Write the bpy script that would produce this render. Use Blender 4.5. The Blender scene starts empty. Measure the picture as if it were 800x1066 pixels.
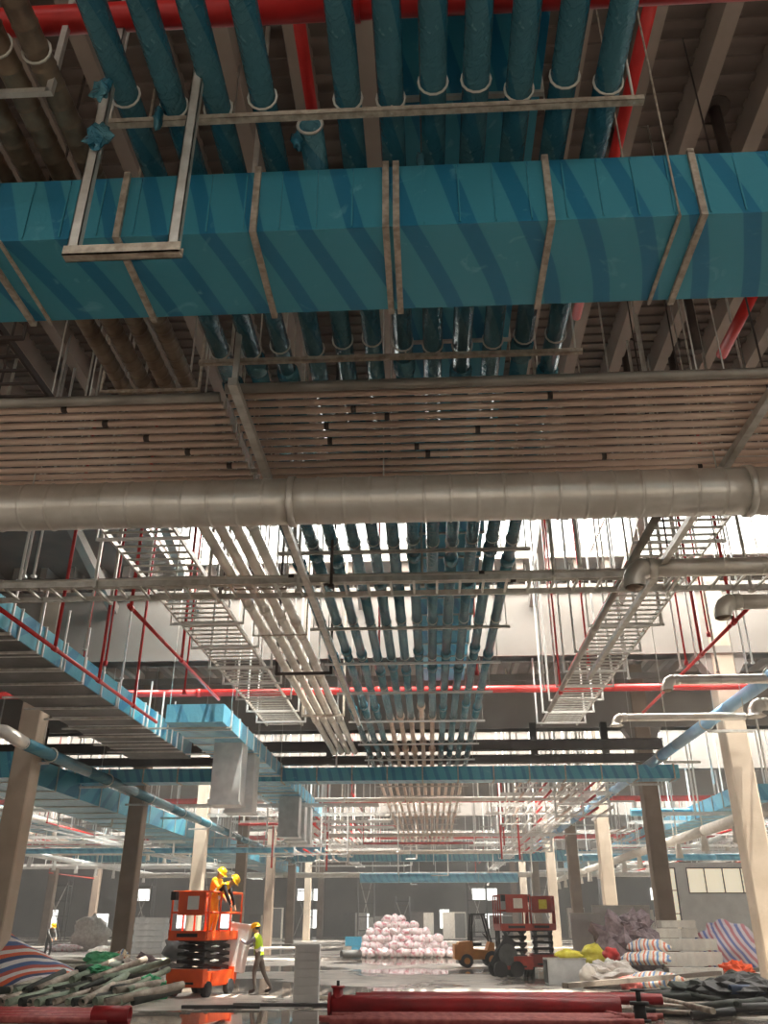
import bpy, math, random
from mathutils import Vector, Matrix, noise
R = random.Random(7)
PI = math.pi
sc = bpy.context.scene
COL = sc.collection

# ---------------------------------------------------------------- camera
F_PX, CX, CY = 870.0, 400.0, 533.0
CAMZ = 1.8
TH = math.atan(427.0 / F_PX)
PS = math.atan(50.0 / (F_PX / math.cos(TH)))
cd = bpy.data.cameras.new('camera')
cd.sensor_fit = 'HORIZONTAL'; cd.sensor_width = 36.0; cd.lens = 36.0 * F_PX / 800.0
cd.clip_start = 0.05; cd.clip_end = 600
cam = bpy.data.objects.new('camera', cd); COL.objects.link(cam)
cam.location = (0, 0, CAMZ); cam.rotation_euler = (PI / 2 + TH, 0, PS)
sc.camera = cam

# ---------------------------------------------------------------- world, sun, skylight daylight, exposure
sc.view_settings.view_transform = 'Standard'
sc.view_settings.look = 'None'
sc.view_settings.gamma = 1.0
sc.view_settings.exposure = 0.15
sc.view_settings.use_curve_mapping = False
SKY = (1.0, 0.965, 0.91)
w = bpy.data.worlds.new('overcast_sky'); sc.world = w; w.use_nodes = True
bg = w.node_tree.nodes['Background']
bg.inputs[0].default_value = (*SKY, 1); bg.inputs[1].default_value = 3.2
sd = bpy.data.lights.new('sun', 'SUN'); sd.energy = 20.0; sd.angle = 0.01; sd.color = (1.0, 0.93, 0.82)
so = bpy.data.objects.new('sun', sd); COL.objects.link(so)
so.rotation_euler = (math.radians(6), math.radians(12), 0)

ROOF_Z = 13.5
SKYLIGHTS = [(-12.1, -8.4), (23.9, 27.6), (47.9, 51.7), (71.9, 75.7), (95.9, 99.7)]  # first strip is unseen, shifted behind the camera to light near duct sides
SKY_X0, SKY_X1 = -9.2, 33.0
SKY_L = 10.5
for k, (y0, y1) in enumerate(SKYLIGHTS):
    ld = bpy.data.lights.new('skylight_daylight', 'AREA')
    ld.shape = 'RECTANGLE'
    x0 = SKY_X0 if k == 1 else -46.0
    ld.size = SKY_X1 - x0; ld.size_y = y1 - y0
    ld.energy = (SKY_L * (0.38 if k == 0 else (1.0 if k == 1 else 1.15))) * PI * ld.size * ld.size_y
    ld.color = SKY
    lo = bpy.data.objects.new('skylight_daylight', ld); COL.objects.link(lo)
    lo.location = ((x0 + SKY_X1) / 2, (y0 + y1) / 2, ROOF_Z + 0.12)

# ---------------------------------------------------------------- pixel helper (real depth or height always given)
_fw = Vector((-math.sin(PS) * math.cos(TH), math.cos(PS) * math.cos(TH), math.sin(TH)))
_rt = Vector((math.cos(PS), math.sin(PS), 0))
_up = Vector((math.sin(PS) * math.sin(TH), -math.cos(PS) * math.sin(TH), math.cos(TH)))
def at(px, py, Y=None, H=None, X=None):
    d = _fw + _rt * ((px - CX) / F_PX) - _up * ((py - CY) / F_PX)
    s = Y / d.y if Y is not None else (H / d.z if H is not None else X / d.x)
    return Vector((d.x * s, d.y * s, CAMZ + d.z * s))
def ground(px, py): return at(px, py, H=-CAMZ)

# ---------------------------------------------------------------- materials
def lin(c):
    c /= 255.0
    return c / 12.92 if c <= 0.04045 else ((c + 0.055) / 1.055) ** 2.4
def rgb(r, g, b): return (lin(r), lin(g), lin(b), 1)
def mat(name, col, rough=0.5, metal=0.0, col2=None, nscale=3.0, bump=0.0, bscale=None, spec=0.5, stretch=None, lo=0.35, hi=0.65, detail=4):
    m = bpy.data.materials.new(name); m.use_nodes = True
    nt = m.node_tree; b = nt.nodes['Principled BSDF']
    b.inputs['Base Color'].default_value = col; b.inputs['Roughness'].default_value = rough
    b.inputs['Metallic'].default_value = metal
    b.inputs['Specular IOR Level'].default_value = spec
    if col2 or bump:
        tc = nt.nodes.new('ShaderNodeTexCoord'); mp = nt.nodes.new('ShaderNodeMapping')
        nt.links.new(tc.outputs['Object'], mp.inputs[0])
        if stretch: mp.inputs['Scale'].default_value = stretch
        n = nt.nodes.new('ShaderNodeTexNoise'); n.inputs['Scale'].default_value = nscale; n.inputs['Detail'].default_value = detail
        nt.links.new(mp.outputs[0], n.inputs['Vector'])
        if col2:
            r = nt.nodes.new('ShaderNodeValToRGB')
            r.color_ramp.elements[0].position = lo; r.color_ramp.elements[1].position = hi
            r.color_ramp.elements[0].color = col; r.color_ramp.elements[1].color = col2
            nt.links.new(n.outputs['Fac'], r.inputs[0]); nt.links.new(r.outputs[0], b.inputs['Base Color'])
        if bump:
            n2 = nt.nodes.new('ShaderNodeTexNoise'); n2.inputs['Scale'].default_value = bscale or nscale; n2.inputs['Detail'].default_value = 3
            nt.links.new(mp.outputs[0], n2.inputs['Vector'])
            bp = nt.nodes.new('ShaderNodeBump'); bp.inputs['Strength'].default_value = bump; bp.inputs['Distance'].default_value = 0.03
            nt.links.new(n2.outputs['Fac'], bp.inputs['Height']); nt.links.new(bp.outputs[0], b.inputs['Normal'])
    return m
def stripes(name, cols, axis_scale, rough=0.6, rot=(0, 0, 0), distort=0.6, bump=0.0):
    """colour bands across one direction, for printed woven sheet"""
    m = bpy.data.materials.new(name); m.use_nodes = True
    nt = m.node_tree; b = nt.nodes['Principled BSDF']; b.inputs['Roughness'].default_value = rough
    tc = nt.nodes.new('ShaderNodeTexCoord'); mp = nt.nodes.new('ShaderNodeMapping')
    mp.inputs['Rotation'].default_value = rot
    nt.links.new(tc.outputs['Object'], mp.inputs[0])
    wv = nt.nodes.new('ShaderNodeTexWave'); wv.wave_profile = 'SAW'; wv.inputs['Scale'].default_value = axis_scale
    wv.inputs['Distortion'].default_value = distort; wv.inputs['Detail Scale'].default_value = 1.0
    nt.links.new(mp.outputs[0], wv.inputs['Vector'])
    r = nt.nodes.new('ShaderNodeValToRGB'); r.color_ramp.interpolation = 'CONSTANT'
    e = r.color_ramp.elements; e[0].color = cols[0]; e[1].position = 1.0 / len(cols); e[1].color = cols[1]
    for k in range(2, len(cols)):
        q = e.new(k / len(cols)); q.color = cols[k]
    nt.links.new(wv.outputs['Fac'], r.inputs[0]); nt.links.new(r.outputs[0], b.inputs['Base Color'])
    return m
def film(name, base, dark, light, rough=0.28, wscale=1.1, bump=0.35, bscale=9.0, metal=0.25, rot=(0.5, 0.3, 0.5)):
    """blue protective film: overlapped darker bands, pale creases with glints put into the colour, wrinkles"""
    m = bpy.data.materials.new(name); m.use_nodes = True
    nt = m.node_tree; b = nt.nodes['Principled BSDF']
    b.inputs['Roughness'].default_value = rough; b.inputs['Metallic'].default_value = metal
    tc = nt.nodes.new('ShaderNodeTexCoord'); mp = nt.nodes.new('ShaderNodeMapping'); mp.inputs['Rotation'].default_value = rot
    nt.links.new(tc.outputs['Object'], mp.inputs[0])
    wv = nt.nodes.new('ShaderNodeTexWave'); wv.inputs['Scale'].default_value = wscale; wv.inputs['Distortion'].default_value = 5.5
    wv.inputs['Detail'].default_value = 1.0; wv.inputs['Detail Scale'].default_value = 0.35
    nt.links.new(mp.outputs[0], wv.inputs['Vector'])
    r = nt.nodes.new('ShaderNodeValToRGB')
    r.color_ramp.elements[0].position = 0.72; r.color_ramp.elements[1].position = 0.77
    r.color_ramp.elements[0].color = base; r.color_ramp.elements[1].color = dark
    nt.links.new(wv.outputs['Fac'], r.inputs[0])
    n = nt.nodes.new('ShaderNodeTexNoise'); n.inputs['Scale'].default_value = bscale; n.inputs['Detail'].default_value = 5; n.inputs['Distortion'].default_value = 1.2
    nt.links.new(tc.outputs['Object'], n.inputs['Vector'])
    r2 = nt.nodes.new('ShaderNodeValToRGB'); r2.color_ramp.elements[0].position = 0.64; r2.color_ramp.elements[1].position = 0.85
    nt.links.new(n.outputs['Fac'], r2.inputs[0])
    mx = nt.nodes.new('ShaderNodeMix'); mx.data_type = 'RGBA'
    nt.links.new(r2.outputs[0], mx.inputs[0]); nt.links.new(r.outputs[0], mx.inputs[6]); mx.inputs[7].default_value = light  # pale tint on the noise peaks paints glints onto the creased film
    nt.links.new(mx.outputs[2], b.inputs['Base Color'])
    bp = nt.nodes.new('ShaderNodeBump'); bp.inputs['Strength'].default_value = bump; bp.inputs['Distance'].default_value = 0.03
    nt.links.new(n.outputs['Fac'], bp.inputs['Height']); nt.links.new(bp.outputs[0], b.inputs['Normal'])
    return m

M = {}
M['duct_film'] = film('duct_film', rgb(74, 156, 176), rgb(44, 126, 160), rgb(130, 200, 212), bscale=3.0, bump=0.3, wscale=0.75, rot=(0.35, 0.2, 0.3))
M['pipe_film'] = film('pipe_film', rgb(72, 122, 134), rgb(48, 108, 128), rgb(150, 192, 200), bscale=11.0, wscale=0.9, bump=1.0, rough=0.2)
M['light_film'] = film('light_film', rgb(116, 196, 224), rgb(96, 176, 212), rgb(180, 222, 234), bscale=5.0, wscale=0.5)
M['grey_film'] = film('grey_film', rgb(138, 178, 206), rgb(120, 162, 196), rgb(190, 210, 224), bscale=6.0, wscale=0.4)
M['spiral'] = mat('spiral', rgb(232, 226, 216), 0.3, 0.4, rgb(212, 204, 192), 2.5, 0.1, 20)
M['spiral_brown'] = mat('spiral_brown', rgb(150, 132, 112), 0.4, 0.6, rgb(120, 100, 84), 4, 0.15, 20)  # browner tone of the near pipe sections and plain elbow caps
M['zinc'] = mat('zinc', rgb(228, 204, 186), 0.42, 0.3, rgb(196, 168, 150), 1.6, 0.1, 12, stretch=(0.5, 4, 4))
M['zinc_grey'] = mat('zinc_grey', rgb(176, 168, 158), 0.45, 0.5, rgb(150, 142, 132), 2)
M['shaded_zinc'] = mat('shaded_zinc', rgb(112, 110, 108), 0.5, 0.3, rgb(92, 90, 88), 2)
M['strut'] = mat('strut', rgb(214, 210, 202), 0.42, 0.55, rgb(186, 180, 170), 6)
M['bright_strut'] = mat('bright_strut', rgb(236, 234, 230), 0.4, 0.3)
M['rusty'] = mat('rusty', rgb(158, 144, 128), 0.6, 0.3, rgb(196, 184, 168), 14)
M['dark_steel'] = mat('dark_steel', rgb(78, 66, 60), 0.6, 0.2, rgb(62, 52, 48), 3)
M['red'] = mat('red', rgb(212, 44, 40), 0.4, 0.0, rgb(190, 34, 32), 3)
M['red_floor'] = mat('red_floor', rgb(178, 40, 44), 0.42, 0.0, rgb(140, 30, 34), 2)
M['red_rust'] = mat('red_rust', rgb(150, 62, 58), 0.6, 0.0, rgb(188, 100, 92), 8)
M['ring'] = mat('ring', rgb(196, 192, 182), 0.4, 0.4)
M['concrete'] = mat('concrete', rgb(196, 178, 158), 0.85, 0.0, rgb(178, 160, 140), 1.2, 0.15, 30)
M['concrete_shaded'] = mat('concrete_shaded', rgb(150, 130, 112), 0.85, 0.0, rgb(132, 112, 96), 1.2, 0.15, 30)
M['girder'] = mat('girder', rgb(146, 138, 130), 0.8, 0.0, rgb(132, 124, 116), 0.6)
M['deck'] = mat('deck', rgb(120, 106, 98), 0.85, 0.0, rgb(104, 92, 86), 1.0)
M['rib'] = mat('rib', rgb(158, 142, 132), 0.85, 0.0, rgb(140, 126, 116), 0.8)
M['wall'] = mat('wall', rgb(88, 78, 72), 0.85, 0.0, rgb(58, 52, 48), 0.25)
M['panel_grey'] = mat('panel_grey', rgb(214, 212, 208), 0.5, 0.05, rgb(200, 197, 193), 1.5)
M['galv'] = mat('galv', rgb(220, 220, 218), 0.35, 0.35, rgb(200, 200, 198), 3)
M['white'] = mat('white', rgb(238, 236, 232), 0.5)
M['offwhite'] = mat('offwhite', rgb(228, 220, 208), 0.7, 0, rgb(212, 202, 188), 4)
M['orange'] = mat('orange', rgb(240, 92, 30), 0.4, 0, rgb(225, 78, 24), 3)
M['lift_red'] = mat('lift_red', rgb(176, 62, 46), 0.5, 0, rgb(150, 50, 38), 3)
M['forklift'] = mat('forklift', rgb(222, 150, 62), 0.45, 0, rgb(200, 124, 48), 2)
M['black'] = mat('black', rgb(38, 36, 36), 0.6)
M['rubber'] = mat('rubber', rgb(48, 46, 46), 0.85)
M['grey_dark'] = mat('grey_dark', rgb(84, 82, 80), 0.6, 0, rgb(66, 64, 62), 4)
M['helmet'] = mat('helmet', rgb(250, 190, 20), 0.3)
M['skin'] = mat('skin', rgb(198, 150, 120), 0.6)
M['vest'] = mat('vest', rgb(200, 235, 40), 0.7)
M['vest_tape'] = mat('vest_tape', rgb(230, 230, 225), 0.3)
M['shirt_grey'] = mat('shirt_grey', rgb(150, 150, 156), 0.8)
M['trouser'] = mat('trouser', rgb(108, 98, 90), 0.85)
M['trouser_tan'] = mat('trouser_tan', rgb(190, 168, 128), 0.85)
M['jacket_orange'] = mat('jacket_orange', rgb(250, 170, 40), 0.75)
M['boot'] = mat('boot', rgb(60, 50, 44), 0.8)
M['glass'] = mat('glass', rgb(210, 220, 222), 0.1)
M['green'] = mat('green', rgb(40, 150, 96), 0.7, 0, rgb(90, 180, 130), 6)
M['pipe_green'] = mat('pipe_green', rgb(160, 172, 150), 0.6, 0, rgb(126, 140, 120), 4)
M['pipe_dark'] = mat('pipe_dark', rgb(70, 74, 66), 0.7, 0, rgb(50, 52, 48), 4)
M['conduit'] = mat('conduit', rgb(186, 174, 158), 0.5, 0.3, rgb(126, 114, 102), 4)
M['plank'] = mat('plank', rgb(120, 108, 96), 0.8, 0, rgb(96, 86, 76), 5, stretch=(1, 6, 6))
M['purple_cloth'] = mat('purple_cloth', rgb(150, 132, 136), 0.8, 0, rgb(112, 96, 100), 6, 0.8, 8)
M['sack'] = mat('sack', rgb(214, 208, 200), 0.75, 0, rgb(190, 180, 172), 5, 0.5, 9)
M['yellow_bag'] = mat('yellow_bag', rgb(224, 206, 40), 0.6, 0, rgb(240, 228, 90), 6, 0.4, 8)
M['pink_bag'] = mat('pink_bag', rgb(240, 226, 226), 0.5, 0, rgb(206, 132, 140), 6.0, 0.6, 10, lo=0.50, hi=0.64)
M['box_white'] = mat('box_white', rgb(226, 220, 208), 0.7, 0, rgb(208, 200, 188), 3)
M['blue_box'] = mat('blue_box', rgb(90, 190, 225), 0.5)
M['tarp'] = stripes('tarp', [rgb(240, 236, 232), rgb(232, 110, 70), rgb(70, 90, 130), rgb(240, 236, 232), rgb(90, 120, 170), rgb(200, 96, 80)], 0.42, rot=(0, 0.25, 0.9), distort=1.5)
M['tarp_bag'] = stripes('tarp_bag', [rgb(244, 238, 232), rgb(236, 140, 110), rgb(244, 238, 232), rgb(120, 160, 210), rgb(240, 220, 190)], 1.2, rot=(0, 0.1, 0.5), distort=1.0)
M['tarp_violet'] = stripes('tarp_violet', [rgb(226, 214, 220), rgb(120, 130, 190), rgb(226, 214, 220), rgb(206, 130, 140)], 0.9, rot=(0, 0.6, 0.4), distort=1.0)

def glass_pane():
    m = bpy.data.materials.new('clear_pane'); m.use_nodes = True
    nt = m.node_tree; nt.nodes.remove(nt.nodes['Principled BSDF'])
    out = nt.nodes['Material Output']
    t = nt.nodes.new('ShaderNodeBsdfTransparent'); t.inputs[0].default_value = (0.95, 0.97, 0.97, 1)
    g = nt.nodes.new('ShaderNodeBsdfGlossy'); g.inputs['Roughness'].default_value = 0.1
    x = nt.nodes.new('ShaderNodeMixShader'); x.inputs[0].default_value = 0.05
    nt.links.new(t.outputs[0], x.inputs[1]); nt.links.new(g.outputs[0], x.inputs[2]); nt.links.new(x.outputs[0], out.inputs[0])
    return m
M['pane'] = glass_pane()
def lit_pane():
    m = bpy.data.materials.new('daylit_window'); m.use_nodes = True
    b = m.node_tree.nodes['Principled BSDF']
    b.inputs['Emission Color'].default_value = (1.0, 0.97, 0.9, 1); b.inputs['Emission Strength'].default_value = 2.2
    return m
M['lit_pane'] = lit_pane()
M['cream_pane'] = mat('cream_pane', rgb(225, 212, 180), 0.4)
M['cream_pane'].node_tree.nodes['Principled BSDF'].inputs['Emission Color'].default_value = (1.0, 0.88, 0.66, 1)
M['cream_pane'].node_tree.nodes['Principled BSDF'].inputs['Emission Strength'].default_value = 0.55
def wet_floor():
    m = bpy.data.materials.new('wet_concrete'); m.use_nodes = True
    nt = m.node_tree; b = nt.nodes['Principled BSDF']
    tc = nt.nodes.new('ShaderNodeTexCoord')
    n = nt.nodes.new('ShaderNodeTexNoise'); n.inputs['Scale'].default_value = 0.11; n.inputs['Detail'].default_value = 5; n.inputs['Roughness'].default_value = 0.55
    nt.links.new(tc.outputs['Object'], n.inputs['Vector'])
    r = nt.nodes.new('ShaderNodeValToRGB'); r.color_ramp.elements[0].position = 0.46; r.color_ramp.elements[1].position = 0.52
    nt.links.new(n.outputs['Fac'], r.inputs[0])
    n2 = nt.nodes.new('ShaderNodeTexNoise'); n2.inputs['Scale'].default_value = 1.4; n2.inputs['Detail'].default_value = 6
    nt.links.new(tc.outputs['Object'], n2.inputs['Vector'])
    rc = nt.nodes.new('ShaderNodeValToRGB'); rc.color_ramp.elements[0].color = rgb(156, 146, 136); rc.color_ramp.elements[1].color = rgb(206, 196, 184)
    rc.color_ramp.elements[0].position = 0.3; rc.color_ramp.elements[1].position = 0.7
    nt.links.new(n2.outputs['Fac'], rc.inputs[0])
    mx = nt.nodes.new('ShaderNodeMix'); mx.data_type = 'RGBA'
    nt.links.new(r.outputs[0], mx.inputs[0]); mx.inputs[6].default_value = rgb(112, 102, 94)
    nt.links.new(rc.outputs[0], mx.inputs[7]); nt.links.new(mx.outputs[2], b.inputs['Base Color'])
    mr = nt.nodes.new('ShaderNodeMapRange'); mr.inputs[3].default_value = 0.03; mr.inputs[4].default_value = 0.42
    nt.links.new(r.outputs[0], mr.inputs[0]); nt.links.new(mr.outputs[0], b.inputs['Roughness'])
    return m
M['floor'] = wet_floor()

# ---------------------------------------------------------------- mesh builder
class MB:
    def __init__(s): s.v = []; s.f = []; s.sm = []
    def add(s, vs, fs, smooth=False):
        o = len(s.v); s.v.extend(Vector(p) for p in vs)
        for q in fs: s.f.append(tuple(i + o for i in q)); s.sm.append(smooth)
        return s
    def box(s, c, d, rz=0.0, m3=None):
        c = Vector(c); x, y, z = d[0] / 2, d[1] / 2, d[2] / 2
        vs = [Vector((a * x, b * y, e * z)) for a in (-1, 1) for b in (-1, 1) for e in (-1, 1)]
        if rz: m3 = Matrix.Rotation(rz, 3, 'Z')
        if m3 is not None: vs = [m3 @ p for p in vs]
        return s.add([p + c for p in vs], [(0, 1, 3, 2), (4, 6, 7, 5), (0, 4, 5, 1), (2, 3, 7, 6), (0, 2, 6, 4), (1, 5, 7, 3)])
    def span(s, a, b):
        a, b = Vector(a), Vector(b)
        return s.box((a + b) / 2, (abs(b.x - a.x), abs(b.y - a.y), abs(b.z - a.z)))
    def bar(s, a, b, wd, ht):
        a, b = Vector(a), Vector(b); d = b - a; L = d.length
        if L < 1e-6: return s
        z = d / L; up = Vector((0, 0, 1)) if abs(z.z) < 0.95 else Vector((0, 1, 0))
        x = up.cross(z).normalized(); y = z.cross(x)
        m3 = Matrix((x, y, z)).transposed()
        return s.box((a + b) / 2, (wd, ht, L), m3=m3)
    def cyl(s, a, b, r, n=10, r2=None, cap=True):
        return s.tube([a, b], [r, r if r2 is None else r2], n, cap)
    def tube(s, path, rr, n=10, cap=True):
        path = [Vector(p) for p in path]
        if not isinstance(rr, (list, tuple)): rr = [rr] * len(path)
        prev = None; vs = []
        for i, p in enumerate(path):
            d = (path[min(i + 1, len(path) - 1)] - path[max(i - 1, 0)])
            if d.length < 1e-9: d = Vector((0, 0, 1))
            d.normalize()
            if prev is None:
                u = Vector((0, 0, 1)) if abs(d.z) < 0.9 else Vector((1, 0, 0))
                x = d.cross(u).normalized()
            else:
                x = (prev - d * prev.dot(d)).normalized()
            prev = x; y = d.cross(x)
            for k in range(n):
                a = 2 * PI * k / n
                vs.append(p + (x * math.cos(a) + y * math.sin(a)) * rr[i])
        fs = []
        for i in range(len(path) - 1):
            for k in range(n):
                a, b = i * n + k, i * n + (k + 1) % n
                fs.append((a, b, b + n, a + n))
        s.add(vs, fs, True)
        if cap:
            o = len(s.v) - len(vs)
            s.f.append(tuple(o + k for k in reversed(range(n)))); s.sm.append(False)
            e = o + (len(path) - 1) * n
            s.f.append(tuple(e + k for k in range(n))); s.sm.append(False)
        return s
    def hollow(s, a, b, r, t, n=12):
        """open pipe with a wall"""
        a, b = Vector(a), Vector(b); d = (b - a).normalized()
        u = Vector((0, 0, 1)) if abs(d.z) < 0.9 else Vector((1, 0, 0)); x = d.cross(u).normalized(); y = d.cross(x)
        prof = [(a, r), (b, r), (b, r - t), (a, r - t)]
        vs = []
        for p, q in prof:
            for k in range(n):
                an = 2 * PI * k / n; vs.append(p + (x * math.cos(an) + y * math.sin(an)) * q)
        fs = []
        for i in range(4):
            j = (i + 1) % 4
            for k in range(n):
                k2 = (k + 1) % n; fs.append((i * n + k, i * n + k2, j * n + k2, j * n + k))
        return s.add(vs, fs, True)
    def torus(s, c, r, t, axis=(0, 1, 0), n=16, m=6):
        c = Vector(c); d = Vector(axis).normalized()
        u = Vector((0, 0, 1)) if abs(d.z) < 0.9 else Vector((1, 0, 0)); x = d.cross(u).normalized(); y = d.cross(x)
        vs = []
        for i in range(n):
            a = 2 * PI * i / n; e = x * math.cos(a) + y * math.sin(a)
            for k in range(m):
                q = 2 * PI * k / m; vs.append(c + e * (r + t * math.cos(q)) + d * t * math.sin(q))
        fs = [(i * m + k, ((i + 1) % n) * m + k, ((i + 1) % n) * m + (k + 1) % m, i * m + (k + 1) % m) for i in range(n) for k in range(m)]
        return s.add(vs, fs, True)
    def blob(s, c, rad, seed=0, amp=0.25, freq=1.6, nu=14, nv=9, flat=None, smooth=True, rz=0.0):
        c = Vector(c); vs = []; off = Vector((seed * 3.17, seed * 1.71, seed * 0.93))
        mz = Matrix.Rotation(rz, 3, 'Z')
        for j in range(nv + 1):
            th = PI * j / nv
            for i in range(nu):
                ph = 2 * PI * i / nu
                d = Vector((math.sin(th) * math.cos(ph), math.sin(th) * math.sin(ph), math.cos(th)))
                k = 1 + amp * noise.noise(d * freq + off) + amp * 0.5 * noise.noise(d * freq * 2.7 + off)
                p = Vector((d.x * rad[0] * k, d.y * rad[1] * k, d.z * rad[2] * k))
                if flat is not None: p.z = max(p.z, -flat)
                vs.append(c + mz @ p)
        fs = []
        for j in range(nv):
            for i in range(nu):
                a, b = j * nu + i, j * nu + (i + 1) % nu
                fs.append((a, a + nu, b + nu, b))
        return s.add(vs, fs, smooth)
    def mesh(s, name, org=(0, 0, 0)):
        me = bpy.data.meshes.new(name); o = Vector(org)
        me.from_pydata([p - o for p in s.v], [], s.f)
        me.polygons.foreach_set('use_smooth', s.sm)
        return me

def rootloc(p):
    l = Vector((0, 0, 0))
    while p is not None: l = l + p.location; p = p.parent
    return l
def part(name, mb, mt, parent, label=None, kind=None):
    me = mb.mesh(name, rootloc(parent)); me.materials.append(M[mt] if isinstance(mt, str) else mt)
    o = bpy.data.objects.new(name, me); COL.objects.link(o); o.parent = parent
    if label: o['label'] = label
    if kind: o['kind'] = kind
    return o
def placed(name, me, loc, parent):
    """a piece that shares its mesh with its fellows; loc in world"""
    o = bpy.data.objects.new(name, me); COL.objects.link(o); o.parent = parent
    o.location = Vector(loc) - rootloc(parent); return o
def shared(name, mb, mt):
    me = mb.mesh(name); me.materials.append(M[mt]); return me
def tag(o, label, cat, group=None, kind=None):
    o['label'] = label; o['category'] = cat
    if group: o['group'] = group
    if kind: o['kind'] = kind
    return o
def thing(name, loc, label, cat, group=None):
    o = bpy.data.objects.new(name, None); COL.objects.link(o); o.location = loc
    o.empty_display_size = 0.2
    return tag(o, label, cat, group)
def solo(name, mb, mt, loc, label, cat, group=None, kind=None):
    me = mb.mesh(name, loc); me.materials.append(M[mt])
    o = bpy.data.objects.new(name, me); COL.objects.link(o); o.location = loc
    return tag(o, label, cat, group, kind)
def struct(name, mb, mt, label=None, cat=None, loc=(0, 0, 0), parent=None):
    me = mb.mesh(name, loc); me.materials.append(M[mt])
    o = bpy.data.objects.new(name, me); COL.objects.link(o); o.location = loc
    if parent is not None: o.parent = parent
    else:
        o['kind'] = 'structure'
        if label: o['label'] = label
        if cat: o['category'] = cat
    return o
def dup(o, loc, label=None, group=None, parent=None):
    c = o.copy(); COL.objects.link(c)
    if parent is None:
        c.location = loc
        if label: c['label'] = label
        if group: c['group'] = group
    else: c.parent = parent
    for ch in [q for q in o.children]: dup(ch, None, parent=c)
    return c
ORD = ['first', 'second', 'third', 'fourth', 'fifth', 'sixth', 'seventh', 'eighth', 'ninth', 'tenth', 'eleventh', 'twelfth', 'thirteenth', 'fourteenth', 'fifteenth', 'sixteenth', 'seventeenth', 'eighteenth', 'nineteenth', 'twentieth', 'twenty-first', 'twenty-second', 'twenty-third', 'twenty-fourth', 'twenty-fifth']

# ================================================================ SETTING
BX0, BX1, BY0, BY1 = -64.0, 36.0, -22.0, 126.0
struct('floor', MB().span((BX0, BY0, -0.2), (BX1, BY1, 0)), 'floor', 'wet concrete floor with puddles across the hall', 'floor')

# ceiling deck between the skylight strips, with ribs hanging under it
ys = [BY0] + [v for p in SKYLIGHTS for v in p] + [BY1]
cl = MB()
for k in range(0, len(ys), 2): cl.span((BX0, ys[k], ROOF_Z), (BX1, ys[k + 1], ROOF_Z + 0.3))
for k, (a, b) in enumerate(SKYLIGHTS):
    cl.span((BX0, a, ROOF_Z), (SKY_X0 if k == 1 else -46, b, ROOF_Z + 0.3)); cl.span((SKY_X1, a, ROOF_Z), (BX1, b, ROOF_Z + 0.3))
ceil = struct('ceiling', cl, 'deck', 'dark ribbed roof deck of the hall', 'ceiling')
def ribmesh(y0, y1):
    mb = MB()
    mb.add([(-0.12, y0, -0.42), (0.12, y0, -0.42), (0.2, y0, 0), (-0.2, y0, 0), (-0.12, y1, -0.42), (0.12, y1, -0.42), (0.2, y1, 0), (-0.2, y1, 0)],
           [(0, 1, 2, 3), (7, 6, 5, 4), (0, 4, 5, 1), (1, 5, 6, 2), (3, 2, 6, 7), (0, 3, 7, 4)])
    return shared('rib', mb, 'rib')
rm = ribmesh(4.2, 23.8)
for k in range(-14, 18): placed('rib', rm, (k * 1.02 + 0.35, 0, ROOF_Z), ceil)
mb = MB()
for k in range(-40, 34):
    for (a, b) in ((27.8, 47.8), (51.8, 71.8)):
        x = k * 1.02 + 0.35
        mb.span((x - 0.12, a, ROOF_Z - 0.42), (x + 0.12, b, ROOF_Z))
o = struct('rib', mb, 'rib', parent=ceil); o['kind'] = 'stuff'
# fine cross corrugation of the deck over the near bay
mb = MB()
for k in range(64): mb.span((-15, 4.3 + k * 0.3, ROOF_Z - 0.05), (18, 4.43 + k * 0.3, ROOF_Z))
o = struct('corrugation', mb, 'deck', parent=ceil); o['kind'] = 'stuff'

for k, (a, b) in enumerate(SKYLIGHTS):
    x0 = SKY_X0 if k == 1 else -46.0
    mb = MB()
    mb.span((x0, a - 0.06, ROOF_Z - 0.1), (SKY_X1, a + 0.06, ROOF_Z + 0.45)); mb.span((x0, b - 0.06, ROOF_Z - 0.1), (SKY_X1, b + 0.06, ROOF_Z + 0.45))
    wn = struct('window_%d' % (k + 1), mb, 'strut', 'roof skylight strip letting white daylight in, number %s along the hall' % ORD[k], 'skylight')
    n = int((SKY_X1 - x0) / 3.0); st = (SKY_X1 - x0) / n
    gm = shared('glazing_bar', MB().span((-0.03, a, ROOF_Z), (0.03, b, ROOF_Z + 0.1)), 'strut')
    pm = shared('pane', MB().span((-st / 2 + 0.04, a + 0.07, ROOF_Z + 0.4), (st / 2 - 0.04, b - 0.07, ROOF_Z + 0.42)), 'pane')
    for i in range(n + 1): placed('glazing_bar', gm, (x0 + i * st, 0, 0), wn)
    for i in range(n): placed('pane', pm, (x0 + (i + 0.5) * st, 0, 0), wn)

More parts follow.
